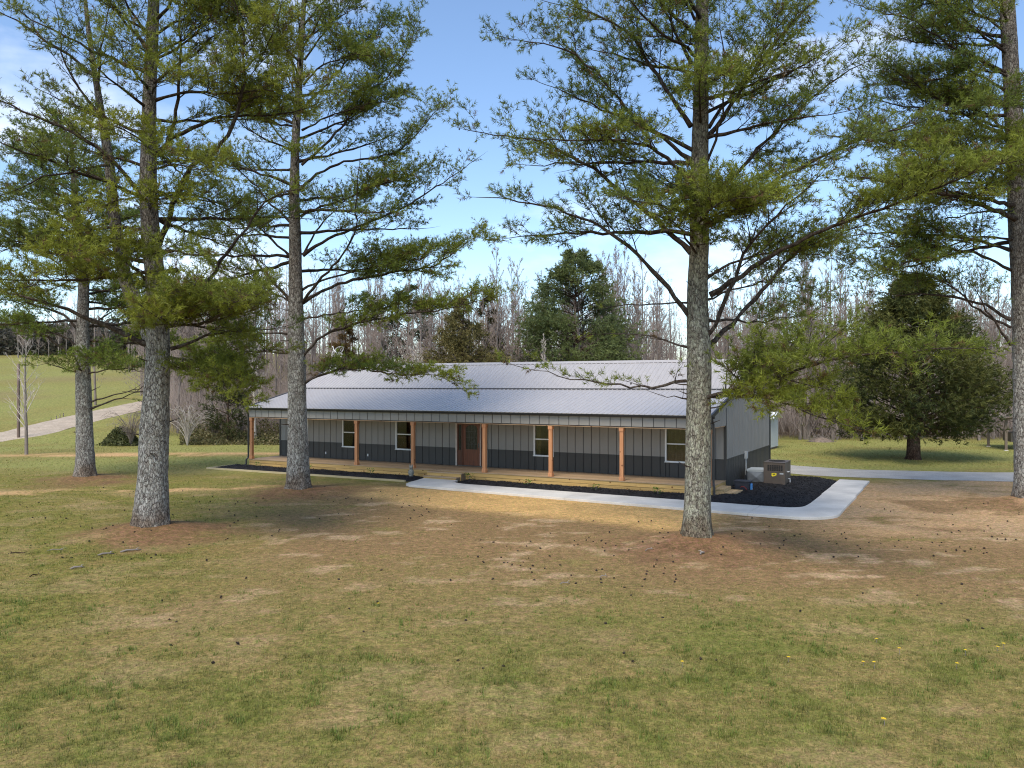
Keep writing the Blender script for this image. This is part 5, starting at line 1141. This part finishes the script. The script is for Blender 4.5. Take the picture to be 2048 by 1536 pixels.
# open shelter at the far right
sh = empty('open_shelter', (*gpx(2012, 901), 0), -.25); tag(sh, 'open wooden lean-to shelter with dark roof at the far right, behind the edge pine', 'shelter')
for (x, y) in ((0, 0), (4.2, 0), (0, 3.6), (4.2, 3.6)):
    ps_ = box('post', x-.07, x+.07, y-.07, y+.07, -.05, 2.0+.14*x, M['oldwood'], sh); box('footing', x-.11, x+.11, y-.11, y+.11, -.05, .03, M['concrete'], ps_)
for y in (-.08, 3.68): mesh_obj('beam', [(-.3, y, 1.96), (4.5, y, 2.6), (4.5, y+.08, 2.6), (-.3, y+.08, 1.96), (-.3, y, 2.10), (4.5, y, 2.78), (4.5, y+.08, 2.78), (-.3, y+.08, 2.10)], BOXF, M['oldwood'], sh)
for i in range(7):
    y = -.5+i*.66; mesh_obj('roof_sheet', [(-.45, y, 2.08), (4.7, y, 2.82), (4.7, y+.65, 2.82), (-.45, y+.65, 2.08), (-.45, y, 2.12), (4.7, y, 2.86), (4.7, y+.65, 2.86), (-.45, y+.65, 2.12)], BOXF, M['oldwood'], sh)
MB().box(.6, 2.4, 1.0, 2.6, .5, 1.1).build('hay_rack', M['oldwood'], sh)

# brush pile on the back lawn, fallen branches in the yard
bp = empty('brush_pile', (*gpx(1642, 883), 0)); tag(bp, 'small brown heap of brush on the back lawn left of the lone cedar', 'brush pile')
g = np.random.default_rng(3); n = 420; a = g.uniform(0, 6.28, n); rr = g.random(n)**.6; B = np.stack([1.0*rr*np.cos(a), .8*rr*np.sin(a), .55*(1-rr)*g.random(n)], 1); D = g.normal(0, .3, (n, 3)); D[:, 2] *= .4
V, T = cones_mesh(B, D, np.full(n, .02)); link('sticks', np_mesh('sticks', V, T), M['bare'], bp); lathe([(.95, -.03), (.75, .12), (.45, .25), (.1, .34), (0, .35)], 14).build('soil_core', M['oldwood'], bp)
STK = [((262, 1103), .9, .5, 'grey exposed root piece lying in front of the largest pine'), ((212, 1110), .7, .6, 'pale grey root stub left of the largest pine foot'), ((112, 1102), .8, .05, 'thin grey fallen stick on the lawn left of the largest pine'), ((38, 1108), 1.0, .0, 'dark fallen branch on the grass at the far left'),
       ((155, 1137), .55, .55, 'short weathered wood chunk on the lawn below the largest pine'), ((72, 1152), .5, .9, 'small dark twig on the grass at far left, lowest of the fallen sticks'), ((1208, 1155), .35, .15, 'short pale stick on the worn lawn left of the right pine'), ((1130, 1169), .4, -.1, 'pale bone-white stick in the middle of the worn lawn'),
       ((1300, 1100), .5, .4, 'thin pale twig on needles left of the right pine foot'), ((1405, 1104), .35, .8, 'grey root knuckle at the foot of the right pine')]
for i, ((px, py), ln, an, lb) in enumerate(STK):
    x, y = gpx(px, py); z = float(hz(x, y)); x, y = gpx(px, py+z*F/y*.9); z = float(hz(x, y)); o = empty('fallen_stick', (x, y, z+.01), an); tag(o, lb, 'stick', 'fallen sticks and roots in the yard'); ln *= .55; r = .024 if i in (0, 1, 4, 9) else .011
    P = [(-ln/2, 0, 0), (-ln/5, .03, .03), (ln/5, -.02, .035), (ln/2, .04, .0)]; MB().tube(P, [r, r*1.1, r*.8, r*.4], 7).build('stem', M['bare'] if i not in (3, 5) else M['limb'], o, smooth=True)
    MB().tube([(ln/5, -.02, .03), (ln/3, .10, .05), (ln/2.2, .17, .03)], [r*.5, r*.4, r*.2], 5).build('side_twig', M['pale'] if i not in (3, 5) else M['limb'], o)

# ------------------------------------------------------------------ pine cones
def cone_mesh(seed):
    g = np.random.default_rng(seed); V, Fc = [], []; m = 7
    for i in range(m):
        t = i/(m-1); r = .036*math.sin(math.pi*(.12+.80*t))*1.0; z = .075*t
        for j in range(6):
            a = j*1.047+i*.6; c, s = math.cos(a), math.sin(a); b = len(V); w = .016
            V += [(r*.3*c-w*s*.6, r*.3*s+w*c*.6, z), (r*.3*c+w*s*.6, r*.3*s-w*c*.6, z), (r*1.25*c, r*1.25*s, z+.014*g.uniform(.5, 1.3))]; Fc.append((b, b+1, b+2))
    V = np.array(V); b = len(V); k = 6
    V = np.vstack([V, [(.02*math.cos(j*1.047), .02*math.sin(j*1.047), .01) for j in range(k)], [(.016*math.cos(j*1.047), .016*math.sin(j*1.047), .065) for j in range(k)]]); Fc += [(b+j, b+(j+1) % k, b+k+(j+1) % k, b+k+j) for j in range(k)]
    me = bpy.data.meshes.new('pine_cone'); me.from_pydata(V.tolist(), [], Fc); me.materials.append(M['cone']); return me
cm = [cone_mesh(s) for s in range(4)]
pos = []
def cone_field(n, px0, px1, py0, py1):
    k = 0
    while k < n:
        px, py = rnd.uniform(px0, px1), rnd.uniform(py0, py1); x, y = gpx(px, py); u, v = W2H(x, y)
        if -1.1 < u < 29.6 and -4.2 < v < 12: continue
        if vnoise(np.array([x*.6]), np.array([y*.6]), 5)[0] < rnd.random()*.8: continue
        pos.append((x, y)); k += 1
cone_field(70, 0, 560, 970, 1120); cone_field(35, 620, 860, 975, 1040); cone_field(75, 900, 1360, 1040, 1180); cone_field(75, 1440, 2040, 1010, 1120); cone_field(35, 300, 2000, 1120, 1350)
for x, y in pos:
    o = link('pine_cone', cm[rnd.randrange(4)], None, None, (x, y, float(hz(x, y))+.016)); s = rnd.uniform(.5, .85); o.scale = (s, s, s); o.rotation_euler = (rnd.uniform(1.0, 2.0), 0, rnd.uniform(0, 6.28))
    tag(o, 'small dark brown pine cone lying loose on the yard', 'pine cone', 'fallen pine cones on the yard')

# dandelions
for i, (px, py) in enumerate(((1752, 1286), (1799, 1310), (1749, 1338), (1727, 1331), (1577, 1325), (1913, 1338), (1930, 1313), (1364, 1337), (1769, 1450), (2008, 1300), (1995, 1302), (756, 1213))):
    x, y = gpx(px, py); d = empty('dandelion', (x, y, float(hz(x, y))), i); tag(d, 'tiny yellow dandelion flower in the front lawn', 'flower', 'dandelions in the front lawn')
    h = rnd.uniform(.05, .09); MB().tube([(0, 0, 0), (.004, 0, h*.6), (.006, .003, h)], .003, 5).build('stem', M['bare'], d)
    m_ = MB()
    for j in range(14):
        a = j*.449; r = .024 if j % 2 else .018; c, s = math.cos(a), math.sin(a); b = (.006+c*.003, .003+s*.003, h); m_.add([b, (.006+r*c-.005*s, .003+r*s+.005*c, h+.006), (.006+r*c+.005*s, .003+r*s-.005*c, h+.006)], [(0, 1, 2)])
    m_.build('petals', M['petal'], d); d.scale = (1.5, 1.5, 1.3) if i == 8 else (1.2, 1.2, 1.2)

# ------------------------------------------------------------------ grass and straw
def scatter(n, d0, d1, power=1.):
    y = d0+(d1-d0)*rng.random(n)**power; half = .66*y+1.5; x = rng.uniform(-1, 1, n)*half; return x, y
def blades(name, label, sets, mat, lying=False):
    Vs, Cs = [], []
    for (n, d0, d1, ln, w, keepfn, colfn, tuft) in sets:
        x, y = scatter(n, d0, d1, .8); c, g = zones(x, y); k = keepfn(x, y, g) ; x, y, c, g = x[k], y[k], c[k], g[k]; m = len(x)
        if tuft:
            x = np.repeat(x, tuft)+rng.normal(0, .022, m*tuft); y = np.repeat(y, tuft)+rng.normal(0, .022, m*tuft); c = np.repeat(c, tuft, 0); g = np.repeat(g, tuft); m *= tuft
        z = hz(x, y); a = rng.uniform(0, 6.283, m); L = rng.uniform(*ln, m)
        lean = rng.uniform(.85, 1.0, m) if lying else rng.uniform(.15, .85, m)
        if not lying: L = L*(.6+.6*g)
        D = np.stack([np.cos(a)*lean, np.sin(a)*lean, np.sqrt(1-lean**2)*(.35 if lying else 1)], 1)*L[:, None]; W = np.stack([-np.sin(a), np.cos(a), np.zeros(m)], 1)*(w*rng.uniform(.7, 1.3, m))[:, None]
        P = np.stack([x, y, z-.004], 1); Vs.append(np.stack([P-W, P+W, P+D], 1).reshape(-1, 3)); Cs.append(np.repeat(colfn(x, y, c, g, m), 3, 0))
    V, C = np.vstack(Vs), np.vstack(Cs)
    tag(link(name, np_mesh(name, V, np.arange(len(V)).reshape(-1, 3), C), mat), label, 'grass' if not lying else 'straw', kind='stuff')
def gcol(x, y, c, g, m):
    t = np.clip(sstep(.2, .95, g+rng.normal(0, .3, m)), 0, 1)[:, None]; gr_ = np.array((.190, .215, .036))*rng.uniform(.6, 1.4, (m, 1)); dr_ = np.array((.40, .31, .13))*rng.uniform(.6, 1.45, (m, 1))
    return ((gr_*t+dr_*(1-t))*.72+c*.28)*(.45+1.1*fbm(x, y, .2, 141, 2))[:, None]
offroad = lambda x, y: ~((x > 12) & (y > 35) & (y < 41.8))
gkeep = lambda x, y, g: (rng.random(len(x)) < g**1.2) & offroad(x, y) & ~((CT*(x-HX)-ST*(y-HY) > -1) & (ST*(x-HX)+CT*(y-HY) > -3.9) & (CT*(x-HX)-ST*(y-HY) < 29.4) & (ST*(x-HX)+CT*(y-HY) < 12))
blades('grass', 'short patchy lawn grass, green and dry, over the yard', [
    (36000, 7.5, 13, (.035, .075), .0030, gkeep, gcol, 6), (36000, 12.5, 21, (.035, .075), .0042, gkeep, gcol, 5), (36000, 20.5, 34, (.035, .075), .0065, gkeep, gcol, 3), (50000, 33, 62, (.05, .10), .014, gkeep, gcol, 1)], M['grass'])
# taller fresh green tufts
tk = lambda x, y, g: gkeep(x, y, g) & (fbm(x, y, .45, 131, 2) > .63)
tcol = lambda x, y, c, g, m: np.array((.155, .205, .036))*rng.uniform(.6, 1.35, (m, 1))
blades('grass_tufts', 'taller fresh green tufts dotted over the front lawn', [(13000, 7.5, 17, (.06, .13), .004, tk, tcol, 10), (8000, 17, 30, (.05, .10), .006, tk, tcol, 6)], M['grass'])
def instraw(x, y, g):
    u, v = CT*(x-HX)-ST*(y-HY), ST*(x-HX)+CT*(y-HY); w = (fbm(x, y, 6.5, 51, 3)-.5)*6+(fbm(x, y, 3.2, 21)-.5)*3
    s = sstep(10.0, 12.6, u+w*.25)*sstep(26.8, 24.6, u)*sstep(-8.0, -6.4, v+w*.25+.06*(u-18))*sstep(-3.0, -3.6, v); return rng.random(len(x)) < s
blades('loose_straw', 'golden straw strewn over bare soil in front of the concrete walk', [(110000, 23, 34, (.06, .16), .004, instraw, lambda x, y, c, g, m: np.array((.56, .36, .15))*rng.uniform(.55, 1.3, (m, 1)), 2)], M['straw'], True)
def needled(x, y, g):
    d = np.full(len(x), 9.)
    for k, (tx, ty) in TREES.items(): d = np.minimum(d, np.hypot(x-tx-.2, y-ty+.4))
    w = sstep(3.2, .8, d)+.28*sstep(-8, -4, x)*sstep(15, 18, y)*sstep(34, 30, y)*sstep(15, 9, x); return rng.random(len(x)) < w
blades('needle_litter', 'fallen brown pine needles round the pine feet and over the worn lawn', [(90000, 16, 34, (.05, .12), .0035, needled, lambda x, y, c, g, m: np.array((.24, .12, .06))*rng.uniform(.5, 1.6, (m, 1)), 2)], M['straw'], True)
for o in bpy.data.objects:
    if o.get('label') and o.get('category') in ('straw',) and o.name == 'needle_litter': o['category'] = 'needles'
